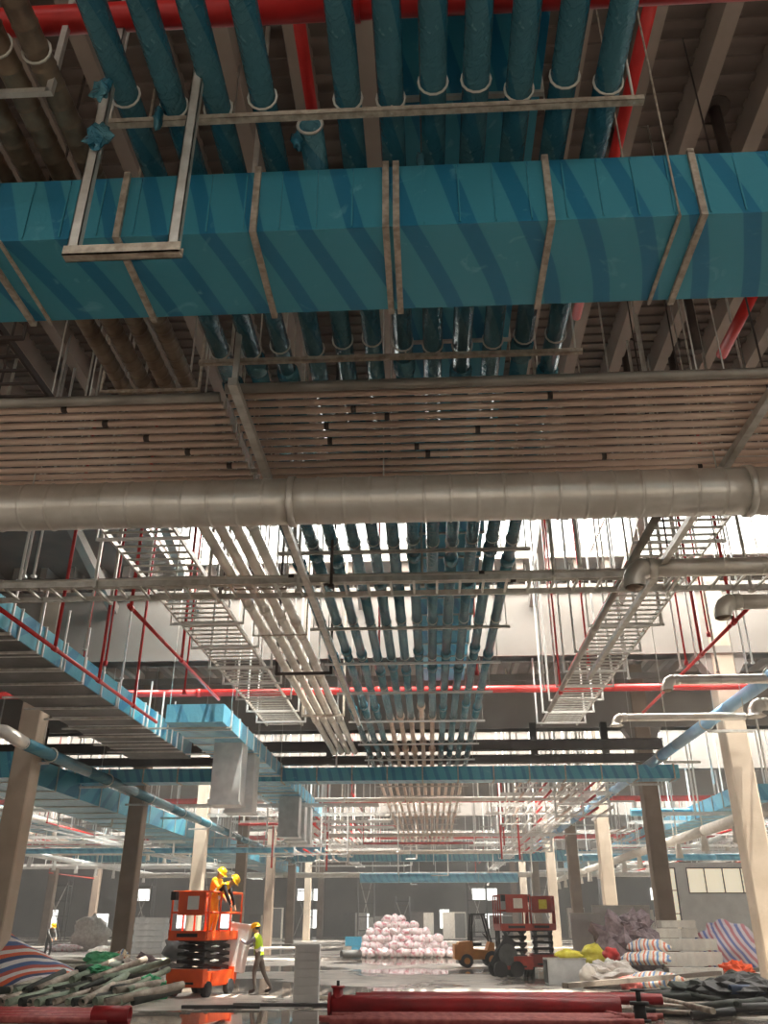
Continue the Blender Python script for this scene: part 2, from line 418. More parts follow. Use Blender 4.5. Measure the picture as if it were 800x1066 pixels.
# walls
def wall_with_windows(name, label, plane, u0, u1, z1, wins, mt='wall', axis='x', pane='lit_pane'):
    """plane: the wall's fixed coordinate; wins: (u0,u1,z0,z1) openings, glazed, each with frame"""
    mb = MB(); th = 0.3
    def bx(a, b, c, d):
        if b - a < 1e-3 or d - c < 1e-3: return
        if axis == 'x': mb.span((a, plane, c), (b, plane + th, d))
        else: mb.span((plane, a, c), (plane + th, b, d))
    cuts = sorted(set([u0, u1] + [v for q in wins for v in q[:2]]))
    for a, b in zip(cuts, cuts[1:]):
        col = sorted([q for q in wins if q[0] <= a + 1e-6 and q[1] >= b - 1e-6], key=lambda q: q[2])
        z = 0
        for q in col: bx(a, b, z, q[2]); z = q[3]
        bx(a, b, z, z1)
    wl = struct(name, mb, mt, label, 'wall')
    for q in wins:
        m2 = MB(); g = MB(); a, b, c, d = q; t = 0.07
        def seg(p0, p1, c0, c1, m, y0=-0.03, y1=0.06):
            if axis == 'x': m.span((p0, plane + y0, c0), (p1, plane + y1, c1))
            else: m.span((plane + y0, p0, c0), (plane + y1, p1, c1))
        seg(a, b, c, c + t, m2); seg(a, b, d - t, d, m2); seg(a, a + t, c, d, m2); seg(b - t, b, c, d, m2)
        nx = max(1, int((b - a) / 1.2)); nz = max(1, int((d - c) / 1.3))
        for i in range(1, nx): seg(a + (b - a) * i / nx - 0.03, a + (b - a) * i / nx + 0.03, c, d, m2)
        for i in range(1, nz): seg(a, b, c + (d - c) * i / nz - 0.03, c + (d - c) * i / nz + 0.03, m2)
        f = struct('window_frame', m2, 'dark_steel', parent=wl)
        seg(a + t, b - t, c + t, d - t, g, 0.1, 0.13)
        struct('pane', g, pane, parent=f)
    return wl
wins = []
for k in range(-10, 6):
    x = k * 6.0 + 1.0
    if (k * 5) % 3 != 1: wins.append((x, x + (1.4, 2.6, 1.9)[k % 3], 1.0, (3.4, 2.2, 2.9)[(k * 2) % 3]))
    if k % 4 == 1: wins.append((x - 1.5, x + 2.0, 4.4, 6.0))
wins = [q for q in wins if q[0] > BX0 + 1 and q[1] < BX1 - 1]
wall_with_windows('wall_back', 'far end wall of the hall with bright windows', BY1 - 0.3, BX0, BX1, ROOF_Z, wins)
wall_with_windows('wall_left', 'long dim wall down the left of the hall', BX0, BY0, BY1, ROOF_Z, [(k * 12.0, k * 12.0 + 7, 5.0, 7.5) for k in range(1, 10)], axis='y')
wall_with_windows('wall_right', 'long wall down the right side of the hall with window bands', BX1 - 0.3, BY0, BY1, ROOF_Z, [(k * 12.0, k * 12.0 + 8, 2.5, 6.5) for k in range(1, 10)], axis='y')
wall_with_windows('wall_front', 'unseen front end wall added behind the viewer against sky light, with glowing loading doors', BY0, BX0, BX1, ROOF_Z, [(k * 12.0, k * 12.0 + 5.0, 0.6, 4.6) for k in range(-4, 3)])  # unseen wall, added to stop sky light flooding in from behind
# low partition with clerestory glazing behind the right-hand materials
p0, p1 = at(690, 960, Y=62).x, at(790, 960, Y=62).x
wall_with_windows('wall_partition', 'grey partition with a band of window panes on top, right of the columns', 62.0, p0, p1 + 4, 5.4,
                  [(p0 + 0.2, p0 + 1.3, 0.9, 5.1), (p0 + 2.0, p0 + 6.8, 3.5, 5.1)], mt='panel_grey', pane='cream_pane')

# columns
CW = 0.72
ROWY = [28.5 + 12 * k for k in range(8)]
def colmesh(mt):
    mb = MB(); h = CW / 2; c = 0.04
    pts = [(-h + c, -h), (h - c, -h), (h, -h + c), (h, h - c), (h - c, h), (-h + c, h), (-h, h - c), (-h, -h + c)]
    vs = [(x, y, 0) for x, y in pts] + [(x, y, ROOF_Z - 0.5) for x, y in pts]
    mb.add(vs, [(i, (i + 1) % 8, 8 + (i + 1) % 8, 8 + i) for i in range(8)] + [tuple(reversed(range(8))), tuple(range(8, 16))])
    return shared('column', mb, mt)
cma, cmb = colmesh('concrete'), colmesh('concrete_shaded')  # second mesh carries the shade of the unlit columns in its colour
for xi, X in enumerate((-37.4, -13.6, 10.05, 33.8)):
    for k, Y in enumerate(ROWY):
        o = bpy.data.objects.new('column', cmb if (k % 2 == 1 or X < -30) and X < 30 or (X < -10 and k % 3 == 1) else cma)
        COL.objects.link(o); o.location = (X, Y, 0); o['kind'] = 'structure'
        side = ['far left aisle', 'left row', 'right row', 'right wall row'][xi]
        tag(o, 'square concrete column, %s from the front in the %s' % (ORD[k], side), 'column', 'hall columns', 'structure')
# girders over each row of columns, dropped haunch at every column
for k, Y in enumerate(ROWY):
    mb = MB()
    mb.span((BX0 + 0.5, Y - 0.3, 10.0), (BX1 - 0.5, Y + 0.3, 12.5))
    mb.span((BX0 + 0.5, Y - 0.42, 10.0), (BX1 - 0.5, Y + 0.42, 10.25))
    mb.span((BX0 + 0.5, Y - 0.42, 12.3), (BX1 - 0.5, Y + 0.42, 12.6))
    g = struct('beam', mb, 'girder', 'deep pale concrete girder across the hall on the %s column row' % ORD[k], 'girder')
    hm = MB()
    for X in (-37.4, -13.6, 10.05, 33.8):
        hm = MB().add([(X - 0.9, Y - 0.3, 10), (X + 0.9, Y - 0.3, 10), (X + 0.4, Y - 0.3, 9.2), (X - 0.4, Y - 0.3, 9.2),
                       (X - 0.9, Y + 0.3, 10), (X + 0.9, Y + 0.3, 10), (X + 0.4, Y + 0.3, 9.2), (X - 0.4, Y + 0.3, 9.2)],
                      [(0, 3, 2, 1), (4, 5, 6, 7), (0, 4, 7, 3), (1, 2, 6, 5), (3, 7, 6, 2), (0, 1, 5, 4)])
        struct('haunch', hm, 'girder', parent=g)
# sloping roof struts running from girder up to the deck in the first lit bay
for k, X in enumerate((-11.2, -8.2, -2.2, 3.8, 6.8, 12.8)):
    solo('roof_brace', MB().bar((X, 28.1, 11.9), (X, 23.2, 13.3), 0.28, 0.34), 'girder', (X, 28.1, 11.9),
         'pale roof brace rising to the skylight, %s from the left' % ORD[k], 'roof brace', 'pale roof braces')

# ================================================================ OVERHEAD SERVICES
def Z(h): return h + CAMZ
def rod(x, y, z0, parent, mt='strut', r=0.012, z1=None):
    return part('rod', MB().cyl((x, y, z0), (x, y, z1 or ROOF_Z), r, 6), mt, parent)

def rect_duct(axis, label, a0, a1, c0, c1, zb, zt, cuts, mt='duct_film', fm='rusty', group=None, hang=True, fw=0.05, fp=0.035, name='rectangular_duct'):
    """axis 'x' or 'y': runs a0..a1; c0..c1 across; cuts: flange positions"""
    base = ((a0 + a1) / 2, (c0 + c1) / 2, zb) if axis == 'x' else ((c0 + c1) / 2, (a0 + a1) / 2, zb)
    t = thing(name, base, label, 'air duct', group)
    def sp(mb, a, b, p, q, z0, z1):
        return mb.span((a, p, z0), (b, q, z1)) if axis == 'x' else mb.span((p, a, z0), (q, b, z1))
    es = [a0] + [c for c in cuts if a0 < c < a1] + [a1]
    for a, b in zip(es, es[1:]):
        mb = MB(); sp(mb, a, b, c0, c1, zb, zt)
        part('duct_section', mb, mt, t)
    for c in es[1:-1]:
        mb = MB()
        sp(mb, c - fw / 2, c + fw / 2, c0 - fp, c1 + fp, zb - fp, zb + 0.012)
        sp(mb, c - fw / 2, c + fw / 2, c0 - fp, c1 + fp, zt - 0.012, zt + fp)
        sp(mb, c - fw / 2, c + fw / 2, c0 - fp, c0 + 0.012, zb, zt)
        sp(mb, c - fw / 2, c + fw / 2, c1 - 0.012, c1 + fp, zb, zt)
        part('flange', mb, fm, t)
    return t

def ribbed(mb, a, b, r, pitch, n=20, rib=0.012):
    """spiral duct: raised seams as part of the lathe profile"""
    a, b = Vector(a), Vector(b); L = (b - a).length; d = (b - a) / L
    k = max(1, int(L / pitch)); path = [a]; rr = [r]
    for i in range(1, k):
        p = L * i / k
        for dp, dr in ((-0.034, 0), (-0.02, 0), (-0.008, rib), (0.008, rib), (0.02, 0), (0.034, 0)):
            path.append(a + d * (p + dp)); rr.append(r + dr)
    path.append(b); rr.append(r)
    return mb.tube(path, rr, n)

# ---- blue wrapped duct crossing the top of the view
HD = 5.2
near = at(400, 236, H=HD).y; far = at(400, 322, H=HD).y; ztop = at(400, 174, Y=near).z
cuts = [at(p, 238, H=HD).x for p in (-30, 118, 263, 402, 413, 573, 727, 880)]
d1 = rect_duct('x', 'large blue film-wrapped rectangular duct crossing overhead nearest the camera', cuts[0] - 1.6, cuts[-1] + 1.6, near, far, Z(HD), ztop, cuts, fw=0.055)
mb = MB(); x = at(702, 238, H=HD).x
mb.span((x - 0.015, near - 0.02, Z(HD) - 0.03), (x + 0.015, far + 0.02, Z(HD) - 0.005)).cyl((x, near - 0.03, Z(HD) - 0.03), (x, near - 0.03, ROOF_Z), 0.009, 6).cyl((x, far + 0.03, Z(HD) - 0.03), (x, far + 0.03, ROOF_Z), 0.009, 6)
part('hanger_strap', mb, 'rusty', d1)
mb = MB(); x = at(-8, 238, H=HD).x
mb.span((x - 0.015, near - 0.02, Z(HD) - 0.03), (x + 0.015, far + 0.02, Z(HD) - 0.005)).cyl((x, far + 0.03, Z(HD) - 0.03), (x, far + 0.03, ROOF_Z), 0.009, 6)
part('hanger_strap', mb, 'rusty', d1)
# standing seams on the near face
sm = shared('seam', MB().span((-0.006, near - 0.012, Z(HD) + 0.02), (0.006, near, ztop - 0.02)), 'duct_film')
for p in range(-40, 860, 37): placed('seam', sm, (at(p, 205, Y=near).x, 0, 0), d1)

# ---- the wrapped pipe bundle running away under the roof
HB = 6.2; PR = 0.112
BP = [95, 147, 198, 253, 303, 352, 402, 451, 500, 550, 600, 651]
BX = [at(p, 0, H=HB).x for p in BP]
HANG_Y = [4.75, 8.1, 10.8, 13.9, 18.3, 21.2, 24.3, 28.2, 32.2, 35.6] + [39.5 + 3.6 * k for k in range(12)]
ringm = shared('clamp_ring', MB().torus((0, 0, 0), PR + 0.008, 0.011, (0, 1, 0.25), 14, 5), 'ring')
for i, X in enumerate(BX):
    y0 = 2.0 if i != 4 else at(327, 130, H=HB).y
    t = thing('insulated_pipe', (X, y0, Z(HB)), 'blue film-wrapped pipe along the hall, %s of twelve from the left in the rack' % ORD[i], 'pipe', 'blue wrapped pipes in the overhead rack')
    edges = [y0, 9.3, 15.3, 21.5, 27.5, 33.4, 39.5, 57.0, 80.0]
    jit = R.uniform(-1.2, 1.2)
    es = [edges[0]] + [e + jit for e in edges[1:-1]] + [edges[-1]]
    for k, (a, b) in enumerate(zip(es, es[1:])):
        bare = (3 <= i <= 7 and k >= 4) or k >= 6
        mb = MB()
        if i == 4 and k == 0: mb.hollow((X, a, Z(HB)), (X, b, Z(HB)), PR, 0.02, 14)
        else: mb.tube([(X, a + (b - a) * q / 4, Z(HB)) for q in range(5)], [PR * (1 + R.uniform(-0.04, 0.04)) * (0.72 if bare else 1) for q in range(5)], 12)
        part('pipe_section', mb, 'zinc' if bare else 'pipe_film', t)
        if k: part('coupling', MB().tube([(X, a - 0.16, Z(HB)), (X, a - 0.11, Z(HB)), (X, a + 0.11, Z(HB)), (X, a + 0.16, Z(HB))], [PR, PR * 1.24, PR * 1.24, PR], 12), 'zinc' if bare else 'pipe_film', t)
    if i == 4: part('end_rim', MB().torus((X, y0, Z(HB)), PR - 0.004, 0.014, (0, 1, 0), 18, 6), 'ring', t)
    for hy in HANG_Y[:10]:
        if hy > y0: placed('clamp_ring', ringm, (X, hy + R.uniform(-0.12, 0.12) - 0.1, Z(HB) - 0.015), t)
    if i in (1, 4, 7, 9):
        part('film_scrap', MB().blob((X - 0.11, 4.6 + 0.1 * i, Z(HB) - 0.16), (0.045, 0.03, 0.13), i, 0.7, 2.5, 8, 6), 'pipe_film', t)

# hangers of the bundle: punched channel on two rods
def hanger(y, k, x0, x1, z, mt='strut'):
    t = thing('pipe_hanger', ((x0 + x1) / 2, y, z), 'channel hanger bar under the blue pipe rack, %s from the front' % ORD[k], 'pipe hanger', 'hanger bars of the blue pipe rack')
    mb = MB()
    mb.span((x0, y - 0.03, z), (x1, y + 0.03, z + 0.008)); mb.span((x0, y - 0.03, z), (x1, y - 0.022, z + 0.055)); mb.span((x0, y + 0.022, z), (x1, y + 0.03, z + 0.055))
    part('channel', mb, mt, t)
    for x in (x0 + 0.08, (x0 + x1) / 2 + 0.2, x1 - 0.08): rod(x, y, z, t)
    return t
for k, hy in enumerate(HANG_Y):
    x1 = BX[-1] + (0.32 if k != 0 else at(668, 88, H=HB).x - BX[-1])
    hanger(hy, k, BX[0] - 0.25, x1, Z(HB) - PR - 0.085, 'rusty' if k < 3 else ('bright_strut' if 5 <= k <= 9 else 'strut'))

# U-shaped channel frame hanging in front of the first duct
yU = 4.45
c0, c1 = at(76, 264, Y=yU), at(180, 264, Y=yU)
t = thing('channel_hanger', (c0.x, yU, c0.z), 'U-shaped galvanised channel frame hanging in front of the blue duct, film scrap on it', 'hanger')
for c in (c0, c1):
    mb = MB(); x = c.x
    mb.span((x - 0.04, yU - 0.03, c0.z), (x + 0.04, yU - 0.022, ROOF_Z)); mb.span((x - 0.04, yU - 0.03, c0.z), (x - 0.032, yU + 0.03, ROOF_Z)); mb.span((x + 0.032, yU - 0.03, c0.z), (x + 0.04, yU + 0.03, ROOF_Z))
    part('upright', mb, 'strut', t)
part('bottom_channel', MB().span((c0.x - 0.06, yU - 0.04, c0.z - 0.045), (c1.x + 0.06, yU + 0.04, c0.z - 0.035)).span((c0.x - 0.06, yU - 0.04, c0.z - 0.045), (c1.x + 0.06, yU - 0.03, c0.z + 0.04)).span((c0.x - 0.06, yU + 0.03, c0.z - 0.045), (c1.x + 0.06, yU + 0.04, c0.z + 0.04)), 'rusty', t)
for q, (px, py) in enumerate(((105, 92), (104, 138), (100, 145))):
    p = at(px, py, Y=yU - 0.05)
    part('film_scrap', MB().blob(p, (0.08, 0.035, 0.11), q + 3, 0.8, 2.2, 9, 7, smooth=False), 'pipe_film', t)

# ---- wide wrapped duct above the bundle
xa, xb = at(408, 0, H=7.1).x, at(575, 0, H=7.1).x
rect_duct('y', 'wide dark blue wrapped duct running away above the blue pipe rack', 3.0, 27.0, xa, xb, Z(7.1), Z(7.75), [4.2 + 1.25 * k for k in range(18)], fm='strut')

# ---- four bare spiral pipes on the left of the bundle
SX = [at(p, 329, H=HB).x for p in (86, 112, 138, 164)]
for i, X in enumerate(SX):
    t = thing('spiral_pipe', (X, 1.5, Z(HB)), 'bare spiral-seamed steel pipe along the hall, %s of four from the left' % ORD[i], 'pipe', 'bare spiral pipes left of the blue rack')
    es = [1.5, 6.6, 12.0 + 0.3 * i, 17.0 + 0.4 * i, 22.8, 28.6, 34.5]
    for k, (a, b) in enumerate(zip(es, es[1:])):
        part('pipe_section', ribbed(MB(), (X, a, Z(HB)), (X, b, Z(HB)), 0.1, 0.17 if k < 2 else 0.4, 14, 0.006), 'spiral_brown' if k < 2 else 'spiral', t)
        part('coupling', MB().tube([(X, b - 0.1, Z(HB)), (X, b - 0.09, Z(HB)), (X, b + 0.09, Z(HB)), (X, b + 0.1, Z(HB))], [0.1, 0.122, 0.122, 0.1], 14), 'spiral', t)
    for hy in (4.0, 6.9, 10.2, 15.6, 19.0):
        part('clamp_ring', MB().torus((X, hy + 0.06 * i, Z(HB) - 0.01), 0.115, 0.012, (0, 1, 0.3), 14, 5), 'ring', t)
# their supports: a short bar near the camera, then U frames
def uframe(label, x0, x1, y, z, mt, w=0.05, ztop=None, group='U frames of the spiral pipes'):
    t = thing('support_frame', ((x0 + x1) / 2, y, z), label, 'support frame', group)
    part('bottom_bar', MB().span((x0, y - w / 2, z - w), (x1, y + w / 2, z)), mt, t)
    for x in (x0, x1): part('upright', MB().span((x - w / 2, y - w / 2, z - w), (x + w / 2, y + w / 2, ztop or ROOF_Z)), mt, t)
    return t
p = at(52, 95, H=6.0)
uframe('galvanised bar under the spiral pipes at the top left corner', SX[0] - 0.4, p.x, p.y, Z(6.02), 'strut', 0.05)
for (xl, xr, y, mt, nm) in ((300, 345, 700, 'dark_steel', 'dark'), (322, 358, 744, 'rusty', 'brown'), (356, 384, 800, 'bright_strut', 'bright white')):
    a, b = at(xl, y, H=6.02), at(xr, y, H=6.02)
    uframe('%s U frame carrying the four spiral pipes over the middle of the hall' % nm, min(a.x, SX[0] - 0.2), b.x, a.y, Z(6.02), mt, 0.07)
for q, hy in enumerate((8.6, 15.6, 18.6)):
    uframe('steel U frame under the spiral pipes, %s behind the first blue duct' % ORD[q], SX[0] - 0.2, SX[-1] + 0.2, hy, Z(6.02), 'rusty', 0.03)  # duller metal puts the dimness of this corner into the colour

# ---- rack of transverse zinc pipes
HZ = 5.55
yr = [394, 402.5, 411, 419.5, 428, 436.5, 444.5, 452.5, 460.5, 468.5, 476, 483, 489.5]
xs = at(246, 440, H=HZ).x
for i, py in enumerate(yr):
    Y = at(600, py, H=HZ).y; r = 0.06 if i == 0 else 0.041
    t = thing('zinc_pipe', (xs, Y, Z(HZ)), 'galvanised pipe in the cross rack right of the strut, %s of thirteen from the front' % ORD[i], 'pipe', 'long zinc pipes of the cross rack')
    part('pipe_body', MB().cyl((xs + 0.03, Y, Z(HZ)), (12.5, Y, Z(HZ)), r, 12), 'zinc_grey' if i == 0 else 'zinc', t)
    for q in range(1):
        xq = xs + 0.4 + R.random() * 7.5
        part('coupling', MB().cyl((xq, Y, Z(HZ)), (xq + 0.06, Y, Z(HZ)), r * 1.08, 12), 'dark_steel', t)
    if i < 12:
        Y2 = Y + 0.09
        t = thing('zinc_pipe', (xs, Y2, Z(HZ)), 'galvanised pipe in the cross rack left of the strut, %s of twelve from the front' % ORD[i], 'pipe', 'short zinc pipes of the cross rack')
        part('pipe_body', MB().cyl((-10.5, Y2, Z(HZ) - 0.05), (xs - 0.05, Y2, Z(HZ) - 0.05), r, 12), 'zinc_grey' if i == 0 else 'zinc', t)
        xq = at(40 + 22 * i, py + 15, H=HZ).x
        if xq < xs and i % 2: part('coupling', MB().cyl((xq, Y2, Z(HZ) - 0.05), (xq + 0.07, Y2, Z(HZ) - 0.05), r * 1.13, 12), 'dark_steel', t)
HS = HZ - 0.16
for k, (px, py, y1, lb) in enumerate(((245, 405, 25.5, 'long grey strut running away beneath the zinc pipes, left of centre'), (800, 415, 20.5, 'grey angle strut beneath the zinc pipes at the right edge'))):
    p = at(px, py, H=HS)
    t = thing('rack_strut', (p.x, p.y, Z(HS)), lb, 'strut')
    part('channel', MB().span((p.x - 0.05, p.y - 0.15, Z(HS) - 0.05), (p.x + 0.05, y1, Z(HS) + 0.05)), 'strut', t)
    for y in (p.y - 0.05, p.y + 2.6, p.y + 4.5):
        part('upright', MB().span((p.x - 0.03, y - 0.025, Z(HS)), (p.x + 0.03, y + 0.025, ROOF_Z)) if k == 0 else MB().cyl((p.x, y, Z(HS)), (p.x, y, ROOF_Z), 0.012, 6), 'strut' if k == 0 else 'dark_steel', t)

# ---- big spiral duct across the hall
a0 = at(400, 520, H=5.0); YD = a0.y; RD = 0.31
t = thing('spiral_duct', (0, YD, Z(5.0)), 'big round spiral duct in clear film crossing below the zinc pipes', 'air duct')
for a, b in ((-9.6, at(305, 520, Y=YD).x), (at(305, 520, Y=YD).x, at(780, 520, Y=YD).x), (at(780, 520, Y=YD).x, 10.5)):
    part('duct_section', ribbed(MB(), (a, YD, Z(5.0)), (b, YD, Z(5.0)), RD, 0.345, 28, 0.013), 'spiral', t)
    part('collar', MB().tube([(b - 0.05, YD, Z(5.0)), (b - 0.04, YD, Z(5.0)), (b + 0.04, YD, Z(5.0)), (b + 0.05, YD, Z(5.0))], [RD, RD + 0.03, RD + 0.03, RD], 28), 'spiral', t)
for px in (40, 66, 400, 407, 745, 790):
    x = at(px, 497, Y=YD).x
    part('rod', MB().cyl((x, YD + (0.32 if px in (66, 407, 790) else -0.1), Z(5.0)), (x, YD + (0.32 if px in (66, 407, 790) else -0.1), ROOF_Z), 0.011, 6), 'strut', t)

# ---- red sprinkler mains across the hall and branches
def red_main(y, h, r, x0, x1, label, mt='red', hooks=True):
    t = thing('sprinkler_main', ((x0 + x1) / 2, y, Z(h)), label, 'fire pipe', 'red sprinkler mains across the hall')
    L = x1 - x0; n = max(2, int(L / 6))
    for k in range(n):
        part('pipe_section', MB().cyl((x0 + L * k / n, y, Z(h)), (x0 + L * (k + 1) / n, y, Z(h)), r, 12), mt, t)
        if k: part('coupling', MB().cyl((x0 + L * k / n - 0.07, y, Z(h)), (x0 + L * k / n + 0.07, y, Z(h)), r * 1.2, 12), mt, t)
    return t
p = at(200, 14, H=6.9)
red_main(p.y, 6.9, 0.115, -7, 6, 'thick red main crossing at the top left above the blue pipes')
red_main(27.75, at(400, 719, Y=27.75).z - CAMZ, 0.12, -26, at(780, 716, Y=27.75).x, 'bright red main crossing the middle of the hall behind the pipe rack')
red_main(54.0, 6.75, 0.17, -40, 30, 'red main crossing the hall beyond the second blue duct')
red_main(79.0, 6.75, 0.2, -40, 30, 'red main crossing far down the hall')
def red_branch(px0, py0, px1, py1, h, label, r=0.045, drops=()):
    a = at(px0, py0, H=h); b = at(px1, py1, H=h); X = (a.x + b.x) / 2
    t = thing('sprinkler_branch', (X, a.y, Z(h)), label, 'fire pipe', 'red sprinkler branches along the hall')
    part('pipe_body', MB().cyl((X, a.y, Z(h)), (X, b.y, Z(h)), r, 10), 'red', t)
    for q in drops:
        y = a.y + (b.y - a.y) * q
        part('riser', MB().cyl((X, y, Z(h)), (X, y, ROOF_Z - 0.4), r * 0.9, 8), 'red', t)
        part('tee', MB().cyl((X, y - 0.09, Z(h)), (X, y + 0.09, Z(h)), r * 1.4, 8), 'red', t)
    return t
red_branch(-20, 622, 165, 752, 5.4, 'red branch pipe running away along the left blue duct', drops=(0.3, 0.55, 0.8))
red_branch(128, 630, 232, 728, 6.3, 'red branch pipe running away left of the left cable ladder', drops=(0.02, 0.5))
red_branch(795, 632, 660, 742, 6.2, 'red branch pipe running away beside the right column', drops=(0.1, 0.35))
red_branch(685, 0, 596, 330, 8.6, 'red branch pipe near the roof at the right of the blue rack', 0.075)
red_branch(306, 0, 345, 240, 8.6, 'red branch pipe near the roof behind the fourth blue pipe', 0.07)
red_branch(640, 585, 601, 700, 6.6, 'thin red pipe running along the grey conduit of the right ladder', 0.03)
red_branch(800, 300, 740, 370, 8.4, 'red branch pipe near the roof at the right edge', 0.09)
for k, (px, py0, Y, h1) in enumerate(((85, 700, 22.0, 5.6), (110, 690, 21.5, 5.5), (192, 720, 25.0, 6.0), (395, 690, 24.5, 6.9), (738, 660, 26.0, 6.2), (715, 690, 26.5, 6.0), (584, 720, 27.2, 6.6), (497, 700, 26.0, 6.9), (613, 690, 24.6, 6.6))):
    if 23.8 < Y < 27.7: Y = 23.4
    a = at(px, py0, Y=Y)
    solo('sprinkler_riser', MB().cyl((a.x, Y, a.z), (a.x, Y, ROOF_Z), 0.03, 8).cyl((a.x, Y, a.z - 0.08), (a.x, Y, a.z + 0.05), 0.06, 8), 'red', (a.x, Y, a.z), 'thin red sprinkler drop hanging from the roof, %s counting from the left duct' % ORD[k], 'fire pipe', 'red sprinkler drops')

for k, (px, py, h) in enumerate(((748, 128, 11.3), (640, 150, 11.3), (652, 372, 11.3), (716, 312, 11.3), (700, 372, 11.3))):
    a = at(px, py, H=h)
    solo('roof_drain', MB().cyl((a.x, a.y, a.z - 1.3), (a.x, a.y, ROOF_Z), 0.09, 10).cyl((a.x, a.y, ROOF_Z - 0.1), (a.x, a.y, ROOF_Z), 0.24, 12), 'dark_steel', (a.x, a.y, a.z - 1.3), 'short dark drain stub under the roof at the upper right, %s of five' % ORD[k], 'drain pipe', 'dark roof drain stubs')
# ---- cable ladders
def ladder(axis, label, a0, a1, c0, c1, z, mt='strut', pitch=0.3, hangs=(), hw=0.25, hmt='strut', rt=0.022, rungs=True, group='cable ladders', drop=0.0):
    base = ((a0 + a1) / 2, (c0 + c1) / 2, z) if axis == 'x' else ((c0 + c1) / 2, (a0 + a1) / 2, z)
    t = thing('cable_ladder', base, label, 'cable ladder', group)
    def sp(mb, a, b, p, q, z0, z1): return mb.span((a, p, z0), (b, q, z1)) if axis == 'x' else mb.span((p, a, z0), (q, b, z1))
    for c in (c0, c1): part('rail', sp(MB(), a0, a1, c - 0.02, c + 0.02, z, z + 0.1), mt, t)
    n = int((a1 - a0) / pitch)
    if rungs:
        rm_ = shared('rung', sp(MB(), -rt, rt, c0 + 0.02, c1 - 0.02, 0.02, 0.05), mt)
        for i in range(n):
            q = a0 + (i + 0.5) * pitch
            placed('rung', rm_, (q, 0, z) if axis == 'x' else (0, q, z), t)
    else:
        mb = MB()
        for i in range(n):
            q = a0 + (i + 0.5) * pitch; sp(mb, q - rt, q + rt, c0 + 0.02, c1 - 0.02, z + 0.02, z + 0.05)
        part('rung', mb, mt, t, kind='stuff')
    for y in hangs:
        mb = MB(); w = 0.025
        sp(mb, y - w, y + w, c0 - hw, c1 + hw, z - 0.05 - drop, z - drop)
        part('cross_bar', mb, hmt, t)
        for c in (c0 - hw, c1 + hw):
            w2 = 0.014 if y < 20 and axis == 'y' else w; mb = MB(); sp(mb, y - w2, y + w2, c - w2, c + w2, z - 0.05 - drop, ROOF_Z)
            part('upright', mb, ('strut' if hmt == 'bright_strut' else hmt) if y < 20 else hmt, t)
    return t
HL = 6.0
xl0, xl1 = at(222, 690, H=HL).x, at(272, 690, H=HL).x
ladder('y', 'galvanised cable ladder running away left of the spiral pipes', 11.2, 28.6, xl0, xl1, Z(HL), hangs=[12.0, 13.0, 15.8, 17.6, 19.4, 21.2, 22.8, 24.6, 26.2, 27.8], hmt='bright_strut', hw=0.2)
xr0, xr1 = at(606, 680, H=HL).x, at(656, 680, H=HL).x
ladder('y', 'galvanised cable ladder running away right of the pipe rack', 10.6, 29.0, xr0, xr1, Z(HL), hangs=[11.5, 13.6, 16.0, 18.2, 20.2, 22.0, 23.6, 25.2, 26.8, 28.4], hmt='bright_strut', hw=0.2)
p = at(683, 540, H=5.85)
t = thing('conduit', (p.x, p.y, p.z), 'grey steel conduit running away along the right cable ladder', 'conduit')
part('pipe_body', MB().cyl((p.x, p.y - 2, Z(5.85)), (p.x, 26.0, Z(5.85)), 0.07, 12), 'zinc_grey', t)
for y in (14.5, 18, 22): part('coupling', MB().cyl((p.x, y, Z(5.85)), (p.x, y + 0.15, Z(5.85)), 0.085, 12), 'strut', t)
yl0, yl1 = at(100, 611, H=5.5).y, at(100, 626, H=5.5).y
ladder('x', 'galvanised cable ladder crossing the hall below three thin pipes', -13.0, 13.0, yl0, yl1, Z(5.5), pitch=0.42, hangs=[-9, -6, -3.9, 4.5, 7.5, 10.5], hw=0.06)
p = at(0, 345, H=6.6); q = at(-75, 345, H=6.6)
ladder('y', 'dim cable ladder near the roof at the far left above the zinc pipes', 7.0, 12.0, q.x, p.x, Z(6.6), mt='dark_steel', hangs=[8.2, 10.2], hmt='dark_steel')  # dark metal stands in for the weak light at the upper left
# thin pipes just above the crossing ladder
for k, (h, dy) in enumerate(((5.72, 0.0), (5.72, 0.16), (5.72, 0.32))):
    y = at(300, 601, H=5.72).y + dy
    t = thing('cross_pipe', (0, y, Z(h)), 'thin silver pipe crossing above the cable ladder, %s of three from the front' % ORD[k], 'pipe', 'thin silver cross pipes')
    part('pipe_body', MB().cyl((-13, y, Z(h)), (at(660, 590, Y=y).x, y, Z(h)), 0.045, 10), 'spiral', t)
    for x in (-8, -2.5, 1.0):
        part('coupling', MB().cyl((x + 0.3 * k, y, Z(h)), (x + 0.3 * k + 0.1, y, Z(h)), 0.058, 10), 'dark_steel' if x > -4 else 'strut', t)
